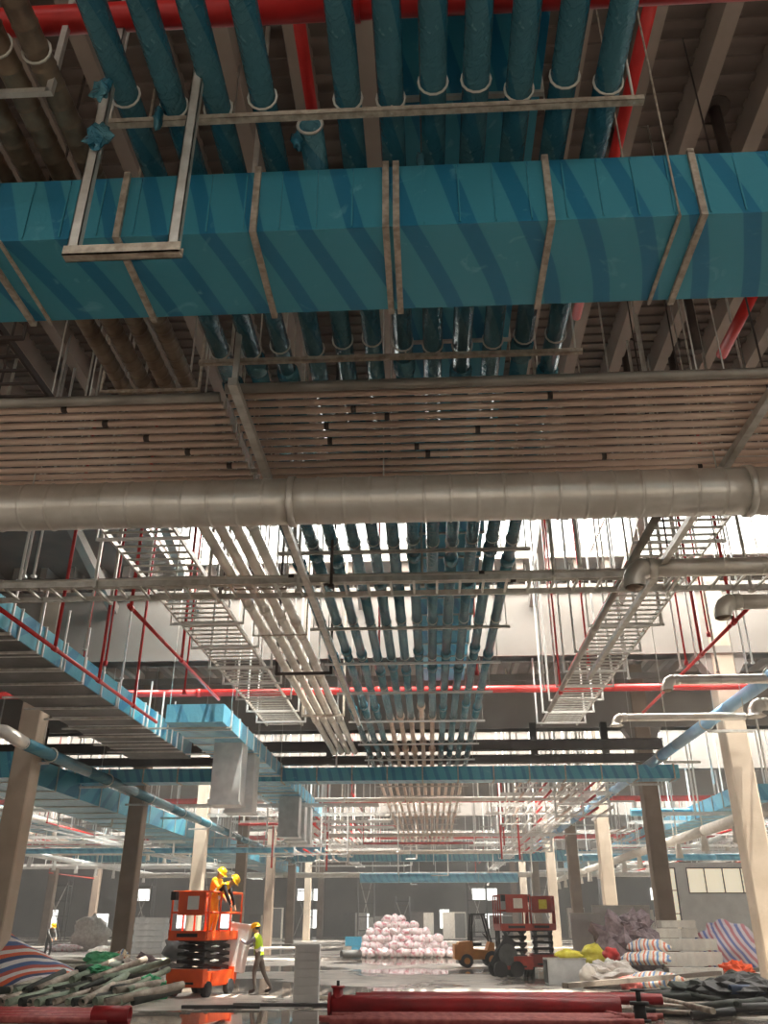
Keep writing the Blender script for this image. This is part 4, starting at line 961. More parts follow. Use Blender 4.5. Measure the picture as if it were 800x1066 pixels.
# ---- people
def person(loc, rz, J, label, cloth, vest=None, sc_=1.0, name='person'):
    """J: joints; one skinned body, coloured by bone, with helmet (and vest) as children. Faces local +X."""
    V, E, Rr, bone = [], [], [], []
    def v(p, r): V.append(Vector(p)); Rr.append(r); return len(V) - 1
    def chain(i, pts):
        for p, r in pts:
            j = v(p, r); E.append((i, j)); i = j
        return i
    pel = v(J['pelvis'], (0.155, 0.12)); 
    wst = chain(pel, [(J['waist'], (0.145, 0.11))]); che = chain(wst, [(J['chest'], (0.17, 0.125))])
    nk = chain(che, [(J['neck'], (0.065, 0.065))])
    hd = Vector(J['head']); nv_ = Vector(J['neck'])
    u = (hd - nv_).normalized(); f = Vector(J.get('look', (1, 0, 0))).normalized()
    chain(nk, [(hd - u * 0.05 + f * 0.015, (0.08, 0.085)), (hd + u * 0.05, (0.095, 0.1)), (hd + u * 0.12, (0.07, 0.075))])
    for s, sg in (('l', 1), ('r', -1)):
        sh = chain(che, [(J['sh_' + s], (0.075, 0.075)), (J['el_' + s], (0.052, 0.052)), (J['wr_' + s], (0.036, 0.036))])
        wr, el = Vector(J['wr_' + s]), Vector(J['el_' + s]); d = (wr - el).normalized()
        side = d.cross(Vector((0, 0, 1)))
        side = side.normalized() if side.length > 0.05 else Vector((0, 1, 0))
        nrm = side.cross(d)
        palm = chain(sh, [(wr + d * 0.06, (0.042, 0.024))])
        for q in range(4):
            o_ = side * ((q - 1.5) * 0.022); ln = (0.05, 0.06, 0.055, 0.042)[q]
            chain(palm, [(wr + d * 0.1 + o_, (0.0105, 0.0105)), (wr + d * (0.1 + ln) + o_ - nrm * 0.012, (0.0095, 0.0095)), (wr + d * (0.11 + ln) + o_ - nrm * 0.04, (0.008, 0.008))])
        chain(palm, [(wr + d * 0.06 + side * sg * 0.05, (0.012, 0.012)), (wr + d * 0.1 + side * sg * 0.062 - nrm * 0.02, (0.01, 0.01))])
        an = chain(pel, [(J['hip_' + s], (0.1, 0.1)), (J['kn_' + s], (0.068, 0.068)), (J['an_' + s], (0.048, 0.048))])
        a = Vector(J['an_' + s]); td = Vector(J.get('toe_' + s, (1, 0, 0))).normalized()
        chain(an, [(a + td * 0.07 - Vector((0, 0, 0.045)), (0.05, 0.04)), (a + td * 0.19 - Vector((0, 0, 0.06)), (0.042, 0.03))])
    me = bpy.data.meshes.new('skeleton'); me.from_pydata(V, E, [])
    tmp = bpy.data.objects.new('skeleton', me); COL.objects.link(tmp)
    md = tmp.modifiers.new('skin', 'SKIN'); md.use_smooth_shade = True
    for i, r in enumerate(Rr):
        me.skin_vertices[0].data[i].radius = r
        me.skin_vertices[0].data[i].use_root = (i == 0)
    ss = tmp.modifiers.new('sub', 'SUBSURF'); ss.levels = 1; ss.render_levels = 1
    dg = bpy.context.evaluated_depsgraph_get(); dg.update()
    bm_ = bpy.data.meshes.new_from_object(tmp.evaluated_get(dg))
    bpy.data.objects.remove(tmp); bm_.name = 'body'
    # colour by nearest bone
    segs = [('shirt', J['pelvis'], J['waist']), ('shirt', J['waist'], J['chest']), ('skin', J['neck'], J['head']), ('skin', J['head'], hd + u * 0.12), ('shirt', J['chest'], Vector(J['neck']) * 0.75 + Vector(J['chest']) * 0.25)]
    for s in 'lr':
        wr, el = Vector(J['wr_' + s]), Vector(J['el_' + s]); d = (wr - el).normalized()
        segs += [('shirt', J['chest'], J['sh_' + s]), ('sleeve', J['sh_' + s], el), ('sleeve', el, wr), ('skin', wr + d * 0.03, wr + d * 0.18), ('leg', J['hip_' + s], J['kn_' + s]), ('leg', J['kn_' + s], J['an_' + s])]
        a = Vector(J['an_' + s]); td = Vector(J.get('toe_' + s, (1, 0, 0))).normalized()
        segs += [('boot', a, a + td * 0.19 - Vector((0, 0, 0.06))), ('leg', Vector(J['pelvis']) - Vector((0, 0, 0.03)), J['hip_' + s])]
    keys = ['shirt', 'sleeve', 'skin', 'leg', 'boot']
    for k in keys: bm_.materials.append(M[cloth[k]])
    def dist(p, a, b):
        a, b = Vector(a), Vector(b); ab = b - a; tt = max(0, min(1, (p - a).dot(ab) / max(ab.length_squared, 1e-9)))
        return (p - a - ab * tt).length
    reg = []
    for pg in bm_.polygons:
        q = min(segs, key=lambda g: dist(pg.center, g[1], g[2])); reg.append(q)
        pg.material_index = keys.index(q[0]); pg.use_smooth = True
    o = bpy.data.objects.new(name, bm_); COL.objects.link(o)
    o.location = loc; o.rotation_euler = (0, 0, rz); o.scale = (sc_,) * 3
    tag(o, label, 'person', 'site workers')
    def child(nm, mesh, mt):
        mesh.materials.clear(); mesh.materials.append(M[mt])
        c = bpy.data.objects.new(nm, mesh); COL.objects.link(c); c.parent = o; return c
    def lathe_cap():
        mb = MB(); n = 16; z = u; x = (f - u * f.dot(u)).normalized(); y = z.cross(x); c = hd + u * 0.055
        vs = []
        for (r, h) in ((0.15, -0.005), (0.135, 0.01), (0.13, 0.04), (0.118, 0.085), (0.085, 0.122), (0.03, 0.14)):
            for k in range(n):
                a = 2 * PI * k / n; rr_ = r * (1.0 + (0.22 * max(0, math.cos(a)) if r == 0.15 else 0))
                vs.append(c + x * math.cos(a) * rr_ * 1.08 + y * math.sin(a) * rr_ * 0.95 + z * h)
        fs = [(j * n + k, j * n + (k + 1) % n, (j + 1) * n + (k + 1) % n, (j + 1) * n + k) for j in range(5) for k in range(n)] + [tuple(5 * n + k for k in range(n))]
        mb.add(vs, fs, True); return mb.mesh('helmet')
    child('helmet', lathe_cap(), 'helmet')
    # face: nose, eyes, mouth, ears, hair edge
    x = (f - u * f.dot(u)).normalized(); y = u.cross(x); c = hd + u * 0.01
    child('nose', MB().blob(c + x * 0.105 - u * 0.015, (0.02, 0.016, 0.024), 1, 0.05, 1, 8, 6).mesh('nose'), 'skin')
    child('eyes', MB().blob(c + x * 0.094 + y * 0.034 + u * 0.012, (0.01, 0.014, 0.009), 1, 0, 1, 8, 5).blob(c + x * 0.094 - y * 0.034 + u * 0.012, (0.01, 0.014, 0.009), 1, 0, 1, 8, 5).mesh('eyes'), 'black')
    child('mouth', MB().blob(c + x * 0.095 - u * 0.062, (0.008, 0.026, 0.007), 1, 0, 1, 8, 5).mesh('mouth'), 'lift_red')
    child('ears', MB().blob(c + y * 0.095, (0.022, 0.012, 0.032), 1, 0.05, 1, 8, 6).blob(c - y * 0.095, (0.022, 0.012, 0.032), 1, 0.05, 1, 8, 6).mesh('ears'), 'skin')
    child('hair', MB().blob(c - x * 0.03 + u * 0.025, (0.082, 0.093, 0.07), 2, 0.08, 2, 12, 8).mesh('hair'), 'black')
    if vest:
        vs, fs, mp_ = [], [], {}
        for pg, g in zip(bm_.polygons, reg):
            if g[0] == 'shirt' and pg.center.z > Vector(J['pelvis']).z - 0.08:
                q = []
                for vi in pg.vertices:
                    if vi not in mp_: mp_[vi] = len(vs); vs.append(bm_.vertices[vi].co + bm_.vertices[vi].normal * 0.02)
                    q.append(mp_[vi])
                fs.append(tuple(q))
        child('vest', MB().add(vs, fs, True).mesh('vest'), vest)
        fs2, vs2, mp2 = [], [], {}
        for pg, g in zip(bm_.polygons, reg):
            if g[0] == 'shirt' and abs((pg.center - Vector(J['waist'])).dot((Vector(J['chest']) - Vector(J['waist'])).normalized())) < 0.05:
                q = []
                for vi in pg.vertices:
                    if vi not in mp2: mp2[vi] = len(vs2); vs2.append(bm_.vertices[vi].co + bm_.vertices[vi].normal * 0.026)
                    q.append(mp2[vi])
                fs2.append(tuple(q))
        if fs2: child('reflective_band', MB().add(vs2, fs2, True).mesh('reflective_band'), 'vest_tape')
    return o
stand = dict(pelvis=(0, 0, 0.95), waist=(0.03, 0, 1.1), chest=(0.07, 0, 1.32), neck=(0.11, 0, 1.5), head=(0.15, 0, 1.61), look=(1, 0, -0.15),
             sh_l=(0.1, 0.2, 1.4), el_l=(0.33, 0.22, 1.24), wr_l=(0.52, 0.12, 1.33), sh_r=(0.1, -0.2, 1.4), el_r=(0.3, -0.24, 1.2), wr_r=(0.5, -0.16, 1.16),
             hip_l=(0, 0.1, 0.9), kn_l=(0.1, 0.11, 0.5), an_l=(0.04, 0.11, 0.1), hip_r=(0, -0.1, 0.9), kn_r=(-0.12, -0.12, 0.49), an_r=(-0.36, -0.13, 0.12), toe_r=(1, 0, -0.1))
W1 = ground(268, 1034)
person(W1, PI * 0.97, stand, 'worker in yellow-green vest and yellow helmet steadying a pale board on the floor', dict(shirt='shirt_grey', sleeve='shirt_grey', skin='skin', leg='trouser', boot='boot'), 'vest', 1.0)
pb = at(247, 986, Y=W1.y - 0.05)
t = solo('insulation_board', MB().box((0, 0, 0), (0.68, 0.05, 1.25)).box((0, -0.028, 0.6), (0.68, 0.012, 0.03)).box((0, -0.028, -0.6), (0.68, 0.012, 0.03)), 'white', (0, 0, 0), 'pale rectangular board held upright by the worker in the green vest', 'board')
t.location = pb; t.rotation_euler = (0.05, math.radians(8), 0.15)
lean = dict(pelvis=(0, 0, 0.95), waist=(0.08, 0, 1.08), chest=(0.28, 0, 1.22), neck=(0.44, 0, 1.32), head=(0.53, 0, 1.38), look=(1, 0, -0.7),
            sh_l=(0.33, 0.19, 1.26), el_l=(0.46, 0.2, 1.0), wr_l=(0.56, 0.16, 0.76), sh_r=(0.33, -0.19, 1.26), el_r=(0.45, -0.2, 1.0), wr_r=(0.55, -0.16, 0.78),
            hip_l=(0, 0.1, 0.9), kn_l=(0.06, 0.11, 0.5), an_l=(0.0, 0.11, 0.1), hip_r=(0, -0.1, 0.9), kn_r=(0.04, -0.12, 0.49), an_r=(-0.06, -0.12, 0.1))
upr = dict(stand); upr.update(an_r=(-0.05, -0.12, 0.1), kn_r=(0.02, -0.12, 0.5), chest=(0.1, 0, 1.31), el_l=(0.3, 0.2, 1.15), wr_l=(0.45, 0.12, 1.02), wr_r=(0.42, -0.14, 0.98), head=(0.19, 0, 1.6), look=(1, 0, -0.5))
for k, (dx, dy, J, rz, lb) in enumerate(((0.24, -0.35, lean, -0.1, 'worker in orange-yellow clothes bending over the front rail of the orange lift'), (0.04, 0.35, upr, -0.25, 'worker in orange-yellow clothes standing behind on the orange lift'))):
    person((LP.x + dx, LP.y + dy, 1.47), rz, J, lb, dict(shirt='jacket_orange', sleeve='black' if k == 0 else 'jacket_orange', skin='skin', leg='jacket_orange', boot='boot'), 'helmet')
W4 = ground(48, 998)
person(W4, -0.6, upr, 'distant worker in dark clothes and yellow helmet standing in the left aisle', dict(shirt='grey_dark', sleeve='grey_dark', skin='skin', leg='black', boot='boot'))

# ---- tall stack of grey boxes beside the worker
BS = ground(319, 1043)
bw = 0.62
for k in range(7):
    z = 0.185 * k
    mb = MB().box((0, 0, z + 0.09), (bw - 0.01 * (k % 2), 0.55, 0.178)).box((-bw / 2 + 0.01, 0, z + 0.09), (0.03, 0.56, 0.17))
    o = solo('panel_box', xf(mb, (BS.x, BS.y, 0), 0.06), 'panel_grey', (BS.x, BS.y, z), 'flat grey panel box in the square stack beside the worker, %s from the floor' % ORD[k], 'box', 'stacked grey panel boxes')
# pallet boards under and around
for k, (px, py, w_) in enumerate(((345, 1040, 1.3), (300, 1048, 2.6), (230, 1050, 1.8))):
    g = ground(px, py)
    solo('loose_plank', MB().box((g.x, g.y, 0.04), (w_, 0.16, 0.07), rz=0.05 * k), 'offwhite' if k == 0 else 'grey_dark', (g.x, g.y, 0), ['pale plank lying beside the grey box stack', 'dark wet plank on the floor before the grey box stack', 'dark wet plank on the floor before the orange lift'][k], 'plank')

# ---- stack of grey ducts behind the left columns
SG = ground(155, 993)
for k in range(6):
    mb = MB().box((SG.x, SG.y, 0.18 + 0.34 * k), (2.0 - 0.12 * (k % 2), 1.1, 0.3)).box((SG.x, SG.y, 0.36 + 0.34 * k), (2.1, 1.2, 0.03))
    solo('duct_blank', mb, 'galv', (SG.x, SG.y, 0.34 * k), 'flat grey duct panel bundle in the stack behind the left columns, %s from the floor' % ORD[k], 'duct panels', 'stacked duct panels at the left')

# ---- heap of round bagged rolls
HB0 = ground(424, 997)
rowsB = [13, 12, 11, 9, 6, 3]
kk = 0
bagm = []
for q in range(6):
    me = MB().blob((0, 0, 0), (0.27, 0.33, 0.26), q + 11, 0.28, 1.8, 12, 8).mesh('bagged_roll'); me.materials.append(M['pink_bag']); bagm.append(me)
for r_, n in enumerate(rowsB):
    for i in range(n):
        for d in range(2 if r_ < 3 else 1):
            o = bpy.data.objects.new('bagged_roll', bagm[kk % 6]); COL.objects.link(o)
            o.location = (HB0.x - 0.15 * r_ + (i - (n - 1) / 2) * 0.4 + R.uniform(-0.08, 0.08), HB0.y + 0.55 * d + 0.12 * r_ + R.uniform(-0.1, 0.1), 0.25 + 0.34 * r_ + R.uniform(-0.03, 0.03))
            o.rotation_euler = (R.uniform(-0.4, 0.4), R.uniform(-0.4, 0.4), R.uniform(0, 6.28))
            tag(o, 'round white and pink plastic-bagged roll in the big heap at mid floor', 'bagged roll', 'bagged rolls in the heap'); kk += 1
# blue boxes and a lying drum left of the heap
for k, (px, py, z) in enumerate(((362, 995, 0), (371, 995, 0), (364, 995, 0.52), (372, 995, 0.52))):
    g = ground(px, py)
    solo('blue_carton', MB().box((g.x, g.y, z + 0.25), (0.5, 0.5, 0.5)).box((g.x, g.y - 0.26, z + 0.25), (0.1, 0.02, 0.44)), 'blue_box' if k != 0 else 'offwhite', (g.x, g.y, z), ['white carton at the floor left of the bagged heap', 'blue carton at the floor beside the bagged heap', 'blue carton on top of the white carton', 'blue carton stacked beside the bagged heap'][k], 'box', 'cartons by the bagged heap')
g = ground(364, 998)
solo('lying_roll', MB().hollow((g.x - 0.4, g.y - 0.5, 0.22), (g.x + 0.6, g.y + 0.1, 0.22), 0.22, 0.06, 14), 'grey_dark', (g.x, g.y, 0), 'dark roll lying on its side before the blue cartons', 'roll')

# ---- galvanised steel chest and yellow bag
CB = ground(590, 1024)
t = thing('steel_chest', CB, 'low galvanised steel chest with folded lid edge on the floor right of the lifts', 'chest')
part('body', xf(MB().box((0, 0, 0.36), (1.25, 0.7, 0.72)), CB, 0.06), 'galv', t)
part('rim', xf(MB().box((0, -0.35, 0.72), (1.29, 0.03, 0.05)).box((0, 0.35, 0.72), (1.29, 0.03, 0.05)).box((-0.63, 0, 0.72), (0.03, 0.72, 0.05)).box((0.63, 0, 0.72), (0.03, 0.72, 0.05)), CB, 0.06), 'strut', t)
part('end_panel', xf(MB().box((-0.645, 0, 0.36), (0.02, 0.66, 0.66)), CB, 0.06), 'grey_dark', t)
solo('yellow_bag', MB().blob((CB.x + 0.15, CB.y, 0.84), (0.42, 0.26, 0.16), 4, 0.35, 2.2, 16, 9, flat=0.1), 'yellow_bag', (CB.x, CB.y, 0.74), 'crumpled yellow bag lying on the steel chest', 'bag')

# ---- leaning grey sheets behind the right-hand heap
for k, (x0, x1, yt, yb, mt) in enumerate(((600, 632, 951, 1012, 'panel_grey'), (624, 686, 943, 1009, 'panel_grey'))):
    a, b = ground(x0, yb), ground(x1, yb); top = at(x0, yt, Y=a.y + 0.35)
    ym = a.y
    mb = MB().add([(a.x, ym, 0), (b.x, ym, 0), (b.x, ym + 0.35, top.z), (a.x, ym + 0.35, top.z), (a.x, ym + 0.06, 0), (b.x, ym + 0.06, 0), (b.x, ym + 0.41, top.z), (a.x, ym + 0.41, top.z)],
                  [(0, 1, 2, 3), (7, 6, 5, 4), (0, 4, 5, 1), (3, 2, 6, 7), (0, 3, 7, 4), (1, 5, 6, 2)])
    t = solo('leaning_sheet', mb, mt, (a.x, ym, 0), ['narrow grey sheet panel leaning left of the bag heap', 'wide grey sheet panel leaning behind the bag heap'][k], 'panel')
    part('edge_fold', MB().span((a.x, ym + 0.33, top.z - 0.02), (b.x, ym + 0.43, top.z + 0.03)), 'strut', t)

# ---- heaps at the right
def lump(px, py, rad, mt, label, cat, seed, amp=0.4, freq=1.8, z=None, name='bag', rz=0.0, smooth=True):
    g = ground(px, py); zz = rad[2] * 0.8 if z is None else z
    return solo(name, MB().blob((g.x, g.y, zz), rad, seed, amp, freq, 22, 14, flat=rad[2] * 0.8, rz=rz, smooth=smooth), mt, (g.x, g.y, zz - rad[2] * 0.8), label, cat)
lump(657, 1022, (1.05, 0.6, 1.0), 'purple_cloth', 'tall crumpled mauve-grey cloth heap before the wide leaning sheet', 'cloth heap', 21, 0.6, 2.4, z=0.95, name='cloth_heap', smooth=False)
lump(668, 1022, (0.62, 0.5, 0.45), 'purple_cloth', 'folded mauve cloth bundle on top of the cloth heap', 'cloth heap', 22, 0.6, 2.6, z=1.55, name='cloth_heap', smooth=False)
lump(615, 1028, (0.3, 0.3, 0.36), 'offwhite', 'small white sack leaning at the left end of the bag heap', 'bag', 23, 0.25)
lump(622, 1022, (0.45, 0.35, 0.34), 'yellow_bag', 'yellow sack in the bag heap beside the white sack', 'bag', 24, 0.35, z=0.78)
lump(640, 1028, (0.75, 0.45, 0.4), 'sack', 'big pale plastic sack at the front of the bag heap', 'bag', 25, 0.5, 2.6, smooth=False)
lump(640, 1024, (0.25, 0.25, 0.22), 'red', 'small red bag tucked in the bag heap', 'bag', 26, 0.4, z=0.84)
lump(680, 1029, (0.95, 0.45, 0.26), 'tarp_bag', 'striped woven bag at the bottom front of the bag heap', 'bag', 27, 0.25)
lump(676, 1024, (0.85, 0.42, 0.22), 'tarp_bag', 'striped woven bag in the middle of the bag heap', 'bag', 28, 0.25, z=0.72)
lump(678, 1023, (0.7, 0.4, 0.24), 'tarp_bag', 'striped woven bag at the top of the bag heap', 'bag', 29, 0.3, z=1.08)
lump(657, 1031, (0.3, 0.25, 0.22), 'red_rust', 'small brown-red bundle between sacks on the floor', 'bag', 30, 0.5)
lump(762, 1018, (1.0, 0.6, 0.95), 'tarp_violet', 'large violet and white striped tarpaulin bundle beside the right column', 'tarpaulin', 31, 0.35, 1.6, z=0.9, name='tarpaulin_bundle')
lump(748, 1012, (0.5, 0.4, 0.6), 'grey_dark', 'dark crumpled sack between the white cartons and the striped bundle', 'bag', 32, 0.5, z=0.47, smooth=False)
lump(768, 1024, (0.55, 0.4, 0.35), 'orange', 'orange and brown scrap bundle at the foot of the right column', 'bag', 33, 0.6, 2.8, smooth=False)
lump(775, 1029, (0.6, 0.35, 0.25), 'pipe_dark', 'dark scrap bundle on the floor before the right column', 'bag', 34, 0.6, 2.8, smooth=False)
# white cartons stacked unevenly
WC = [(712, 1024, 0, 1.0, 0.46, 0.05), (738, 1024, 0, 0.9, 0.46, -0.04), (704, 1022, 0.47, 0.8, 0.4, 0.1), (726, 1022, 0.47, 0.75, 0.42, -0.05), (744, 1021, 0.47, 0.6, 0.4, 0.05),
      (700, 1020, 0.9, 0.85, 0.38, 0.12), (727, 1020, 0.9, 0.8, 0.36, -0.2), (742, 1019, 0.9, 0.5, 0.36, 0.1), (699, 1019, 1.3, 0.95, 0.3, 0.16), (723, 1018, 1.3, 0.7, 0.3, -0.3), (712, 1018, 1.62, 1.25, 0.24, 0.04)]
for k, (px, py, z, w_, h_, rz) in enumerate(WC):
    g = ground(px, py)
    t = thing('white_carton', (g.x, g.y, z), 'white carton in the uneven stack by the bag heap, %s from the floor' % ORD[k], 'box', 'white cartons in the uneven stack')
    part('box_body', xf(MB().box((0, 0, z + h_ / 2), (w_, 0.6, h_)), (g.x, g.y, 0), rz), 'box_white', t)
    part('tape', xf(MB().box((0, 0, z + h_ / 2), (0.06, 0.606, h_ + 0.006)), (g.x, g.y, 0), rz), 'offwhite', t)

# ---- striped tarpaulin draped over a heap by the left column
TA = ground(30, 1030)
mb = MB(); nx, ny = 30, 16
pk = at(12, 974, Y=TA.y + 1.0)
def tz(x, y):
    a = max(0.0, 1 - abs(x - pk.x + 0.1) / 3.2) ** 0.95 * max(0.0, 1 - max(0, abs(y - TA.y - 1.0) - 0.15) / 1.6) ** 0.7
    return 0.03 + pk.z * a + 0.10 * noise.noise(Vector((x * 1.3, y * 1.3, 2))) * (0.4 + a)
vs = []
for th_ in (0, -0.025):
    for j in range(ny + 1):
        for i in range(nx + 1):
            x = pk.x - 2.2 + 5.3 * i / nx; y = TA.y - 0.7 + 3.4 * j / ny
            vs.append((x, y, max(0.0 if th_ else 0.026, tz(x, y) + th_)))
N = (nx + 1) * (ny + 1); fs = []
for j in range(ny):
    for i in range(nx):
        a = j * (nx + 1) + i; fs.append((a, a + 1, a + nx + 2, a + nx + 1)); fs.append((N + a + nx + 1, N + a + nx + 2, N + a + 1, N + a))
for i in range(nx):
    fs.append((i + 1, i, N + i, N + i + 1)); a = ny * (nx + 1) + i; fs.append((a, a + 1, N + a + 1, N + a))
for j in range(ny):
    a = j * (nx + 1); fs.append((a, a + nx + 1, N + a + nx + 1, N + a)); a += nx; fs.append((a + nx + 1, a, N + a, N + a + nx + 1))
solo('striped_tarpaulin', mb.add(vs, fs, True), 'tarp', (pk.x, TA.y, 0), 'red, white and blue striped tarpaulin draped over a heap by the left column', 'tarpaulin')
# pipes poking out of the pile in front of it, open ends to the viewer
k = 0
for layer, (n, z, py) in enumerate(((16, 0.11, 1049), (15, 0.30, 1046), (12, 0.49, 1043), (8, 0.66, 1040))):
    for i in range(n):
        px = -8 + (150 - 8 * layer) * (i + 0.5 * (layer % 2)) / n + R.uniform(-2, 2)
        if layer > 1 and px < 62: continue
        g = ground(px, py); r = R.uniform(0.07, 0.11); an = R.uniform(0.1, 0.75)
        L = R.uniform(1.3, 2.2); d = Vector((math.sin(an), math.cos(an), R.uniform(0.05, 0.2)))
        a = Vector((g.x, g.y + R.uniform(-0.25, 0.25), z)); c_ = (k * 5 + layer) % 3
        solo('pipe_offcut', MB().hollow(a, a + d * L, r, 0.014, 12), ('pipe_dark', 'pipe_green', 'conduit')[c_], (a.x, a.y, z - r),
             'open-ended %s pipe offcut in the left pile, %s layer up, %s along' % (('dark', 'grey-green', 'tan')[c_], ORD[layer], ORD[i]), 'pipe', 'pipe offcuts in the left pile')
        k += 1
for q, (px, py, rad, mt, lb, z) in enumerate(((104, 1026, (0.5, 0.35, 0.2), 'green', 'green netting bundle on the left pipe pile', 0.75), (100, 1040, (0.35, 0.3, 0.16), 'green', 'green netting scrap at the front of the left pipe pile', 0.62), (158, 1042, (0.4, 0.3, 0.28), 'green', 'green netting bundle at the right end of the left pipe pile', 0.25),
        (148, 1020, (0.5, 0.4, 0.4), 'purple_cloth', 'dark grey bag behind the left pipe pile', 0.33), (122, 1024, (0.32, 0.3, 0.22), 'tarp_bag', 'small striped bag on the left pipe pile', 0.72), (152, 1030, (0.4, 0.3, 0.26), 'pink_bag', 'white and pink bag at the right of the left pipe pile', 0.22),
        (135, 1030, (0.3, 0.3, 0.2), 'sack', 'pale sack in the middle of the left pipe pile', 0.62), (165, 1034, (0.25, 0.25, 0.2), 'sack', 'pale sack at the far end of the left pipe pile', 0.16))):
    lump(px, py, rad, mt, lb, 'bag', 40 + q, 0.5, 2.6, z=z, smooth=False)

# ---- red steel pipes on the floor at the front
RP = ground(490, 1058)
xl, xr = at(345, 1050, Y=RP.y).x, at(646, 1050, Y=RP.y).x
t = thing('red_pipe', (xl, RP.y, 0), 'thick red painted pipe lying across the front floor with a flanged stub', 'pipe')
part('pipe_body', MB().cyl((xl, RP.y, 0.2), (xr, RP.y, 0.2), 0.19, 20), 'red_floor', t)
part('flange', MB().cyl((xl - 0.06, RP.y, 0.2), (xl, RP.y, 0.2), 0.24, 18), 'red_floor', t)
part('stub', MB().cyl((xl + 0.14, RP.y - 0.02, 0.02), (xl + 0.14, RP.y - 0.02, 0.52), 0.11, 14).cyl((xl + 0.14, RP.y - 0.02, 0.52), (xl + 0.14, RP.y - 0.02, 0.56), 0.15, 14), 'red_floor', t)
part('bolt', MB().cyl((xl + 0.14, RP.y - 0.02, 0.56), (xl + 0.14, RP.y - 0.02, 0.66), 0.035, 8), 'black', t)
for k in range(2):
    y = RP.y + 0.42 + 0.3 * k
    solo('red_pipe', MB().cyl((xl + 0.5 + 0.3 * k, y, 0.3), (xr + 1.0 - 0.5 * k, y, 0.3), 0.11, 14).box((xl + 1.2, y, 0.1), (0.12, 0.3, 0.2)).box((xr - 1.2, y, 0.1), (0.12, 0.3, 0.2)), 'red_floor', (xl, y, 0), ['slimmer red pipe on blocks directly behind the thick red pipe', 'rearmost red pipe on blocks behind the thick red pipe'][k], 'pipe')
for k in range(9):
    y = RP.y - 0.42 - 0.17 * k; x0 = xl + 0.2 + R.uniform(-0.4, 0.6)
    solo('red_conduit', MB().cyl((x0, y, 0.06), (xr + R.uniform(-0.6, 0.9), y + R.uniform(-0.05, 0.05), 0.06), 0.055, 10), 'red_rust', (x0, y, 0), 'thin rusty red pipe on the front floor, %s before the thick red pipe' % ORD[k], 'pipe', 'thin rusty red pipes at the front')
for k in range(7):
    g = ground(-10 + 2 * k, 1056 + 1.8 * k); 
    solo('red_tube', MB().cyl((g.x - 2.5, g.y, 0.11), (at(95 + 3 * k, 1055, Y=g.y).x, g.y, 0.075), 0.065, 14), 'red_floor' if k % 2 else 'red_rust', (g.x, g.y, 0), 'red tube lying on the left front floor, %s from the pipe pile' % ORD[k], 'pipe', 'red tubes at the left front')
g = ground(114, 1067)
solo('red_drum', MB().hollow((g.x - 0.35, g.y, 0.17), (g.x + 0.38, g.y, 0.17), 0.16, 0.03, 20), 'red_floor', (g.x, g.y, 0), 'short wide red pipe collar lying at the left front edge', 'pipe')

# ---- conduits, planks and dark scrap at the right front
g0 = ground(610, 1040); g1 = ground(810, 1026)
for k, (pa, pb_, z, w_, mt, lb) in enumerate((((590, 1041), (815, 1018), 0.32, 0.2, 'plank', 'long weathered plank lying across the top of the right front scrap'), ((640, 1044), (830, 1030), 0.2, 0.18, 'plank', 'long weathered plank lower in the right front scrap'), ((610, 1045), (740, 1062), 0.16, 0.12, 'conduit', 'tan conduit slanting across the right front scrap'),
        ((660, 1044), (745, 1066), 0.22, 0.12, 'conduit', 'tan conduit beside the slanting one in the right front scrap'), ((690, 1040), (770, 1060), 0.26, 0.1, 'pipe_dark', 'dark conduit slanting into the right front scrap'), ((600, 1052), (660, 1066), 0.1, 0.08, 'red_rust', 'rusty conduit end by the thick red pipe'))):
    a, b = ground(*pa), ground(*pb_); a.z = z; b.z = z
    solo('loose_plank' if mt == 'plank' else 'loose_conduit', MB().bar(a, b, w_, w_ * 0.6) if mt == 'plank' else MB().cyl(a, b, w_ / 2, 12), mt, (a.x, a.y, z - w_ / 2), lb, 'plank' if mt == 'plank' else 'pipe')
for k in range(26):
    px, py = 700 + 4.2 * k + R.uniform(-6, 6), 1042 + R.uniform(0, 22)
    g = ground(px, py); an = R.uniform(-0.9, 0.5); L = R.uniform(0.9, 2.0); r = R.uniform(0.04, 0.09); z = 0.08 + 0.13 * R.random()
    a = Vector((g.x - math.cos(an) * L / 2, g.y - math.sin(an) * L / 2, z)); b = Vector((g.x + math.cos(an) * L / 2, g.y + math.sin(an) * L / 2, z + R.uniform(-0.03, 0.15)))
    solo('scrap_tube', MB().hollow(a, b, r, r * 0.2, 10), ('pipe_dark', 'grey_dark', 'pipe_dark', 'conduit', 'grey_dark')[k % 5], (g.x, g.y, 0), 'loose %s tube tossed on the scrap pile at the right front corner' % ('dark', 'charcoal', 'dark', 'tan', 'charcoal')[k % 5], 'pipe', 'tubes in the right front scrap pile')
g = ground(786, 1052)
M['slate'] = mat('slate', rgb(70, 84, 110), 0.5)
solo('blue_pipe_end', MB().hollow((g.x - 0.5, g.y - 0.1, 0.42), (g.x + 0.3, g.y + 0.05, 0.42), 0.1, 0.02, 14), 'slate', (g.x, g.y, 0.3), 'slate blue pipe end on the right front scrap pile', 'pipe')
lump(735, 1046, (0.7, 0.5, 0.3), 'pipe_dark', 'dark tangled scrap mound at the right front corner', 'scrap mound', 60, 0.6, 2.4, name='scrap_mound', smooth=False)
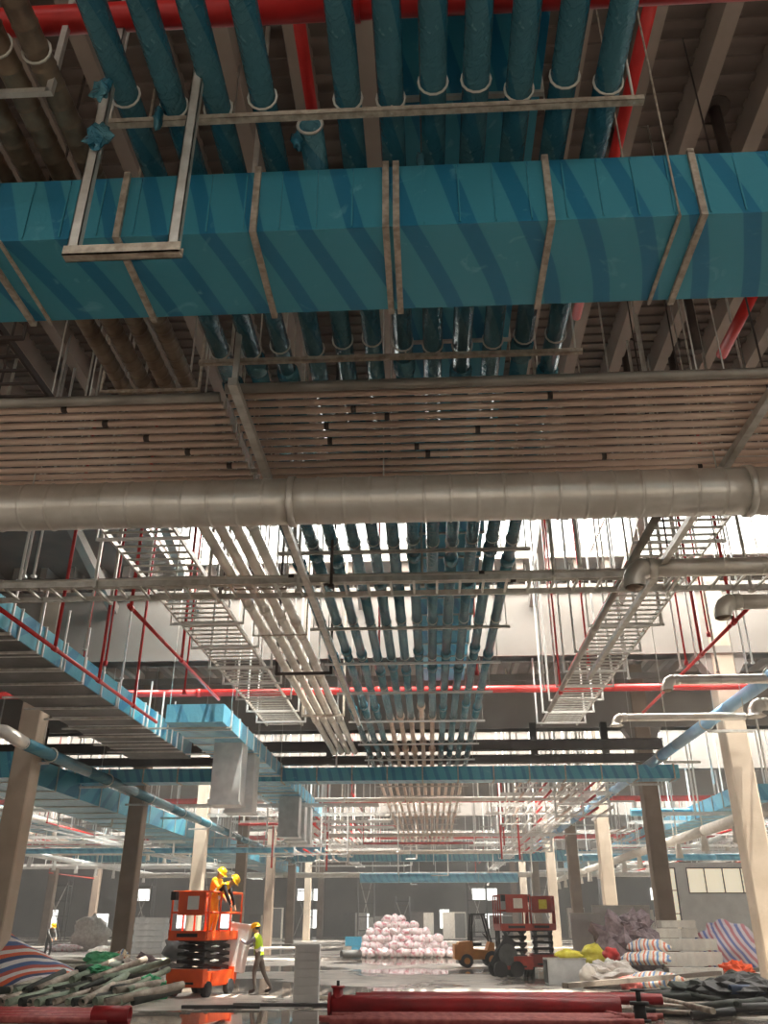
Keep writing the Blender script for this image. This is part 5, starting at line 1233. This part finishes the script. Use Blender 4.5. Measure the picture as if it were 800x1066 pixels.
lump(775, 1050, (0.9, 0.6, 0.36), 'grey_dark', 'dark tangled scrap mound at the right front edge', 'scrap mound', 61, 0.6, 2.4, name='scrap_mound', smooth=False)
g = ground(668, 1064)
t = thing('valve', g, 'black valve standing upright at the right end of the thick red pipe', 'valve')
part('body', MB().cyl((g.x, g.y, 0), (g.x, g.y, 0.3), 0.12, 14).cyl((g.x, g.y, 0.3), (g.x, g.y, 0.36), 0.19, 14).cyl((g.x, g.y, 0.0), (g.x, g.y, 0.05), 0.2, 14), 'black', t)
part('stem', MB().cyl((g.x, g.y, 0.36), (g.x, g.y, 0.55), 0.05, 10), 'black', t)
part('hand_wheel', MB().torus((g.x, g.y, 0.56), 0.13, 0.025, (0, 0, 1), 16, 6), 'black', t)
# floor clutter in the middle distance at the left
for k, (px, py, rad, mt) in enumerate(((66, 991, (1.2, 0.5, 0.25), 'pink_bag'), (92, 990, (1.3, 0.9, 1.2), 'sack'), (110, 996, (0.9, 0.5, 0.3), 'sack'), (185, 1000, (0.8, 0.5, 0.6), 'grey_dark'), (60, 1003, (2.2, 0.6, 0.2), 'offwhite'))):
    lump(px, py, rad, mt, ['low pink and white bag far off in the left aisle', 'pale plastic sheet bundled round the foot of a far left column', 'pale sack far off beside the wrapped column', 'dark heap behind the orange lift', 'long pale sheet on the floor of the left aisle'][k], 'bag', 70 + k, 0.4, 2.0)

# ---- thin site haze hanging in the hall
hz = bpy.data.materials.new('site_haze'); hz.use_nodes = True
nt = hz.node_tree; nt.nodes.remove(nt.nodes['Principled BSDF'])
vsn = nt.nodes.new('ShaderNodeVolumeScatter'); vsn.inputs['Density'].default_value = 0.0034; vsn.inputs['Anisotropy'].default_value = 0.35
vsn.inputs['Color'].default_value = (1.0, 0.96, 0.9, 1)
nt.links.new(vsn.outputs[0], nt.nodes['Material Output'].inputs['Volume'])
M['haze'] = hz
o = solo('haze', MB().span((BX0 + 0.5, 14.0, 0.01), (BX1 - 0.5, BY1 - 0.5, ROOF_Z - 0.55)), 'haze', (0, 50, 0), 'thin pale dust haze hanging in the hall beyond the round duct', 'haze', kind='stuff')
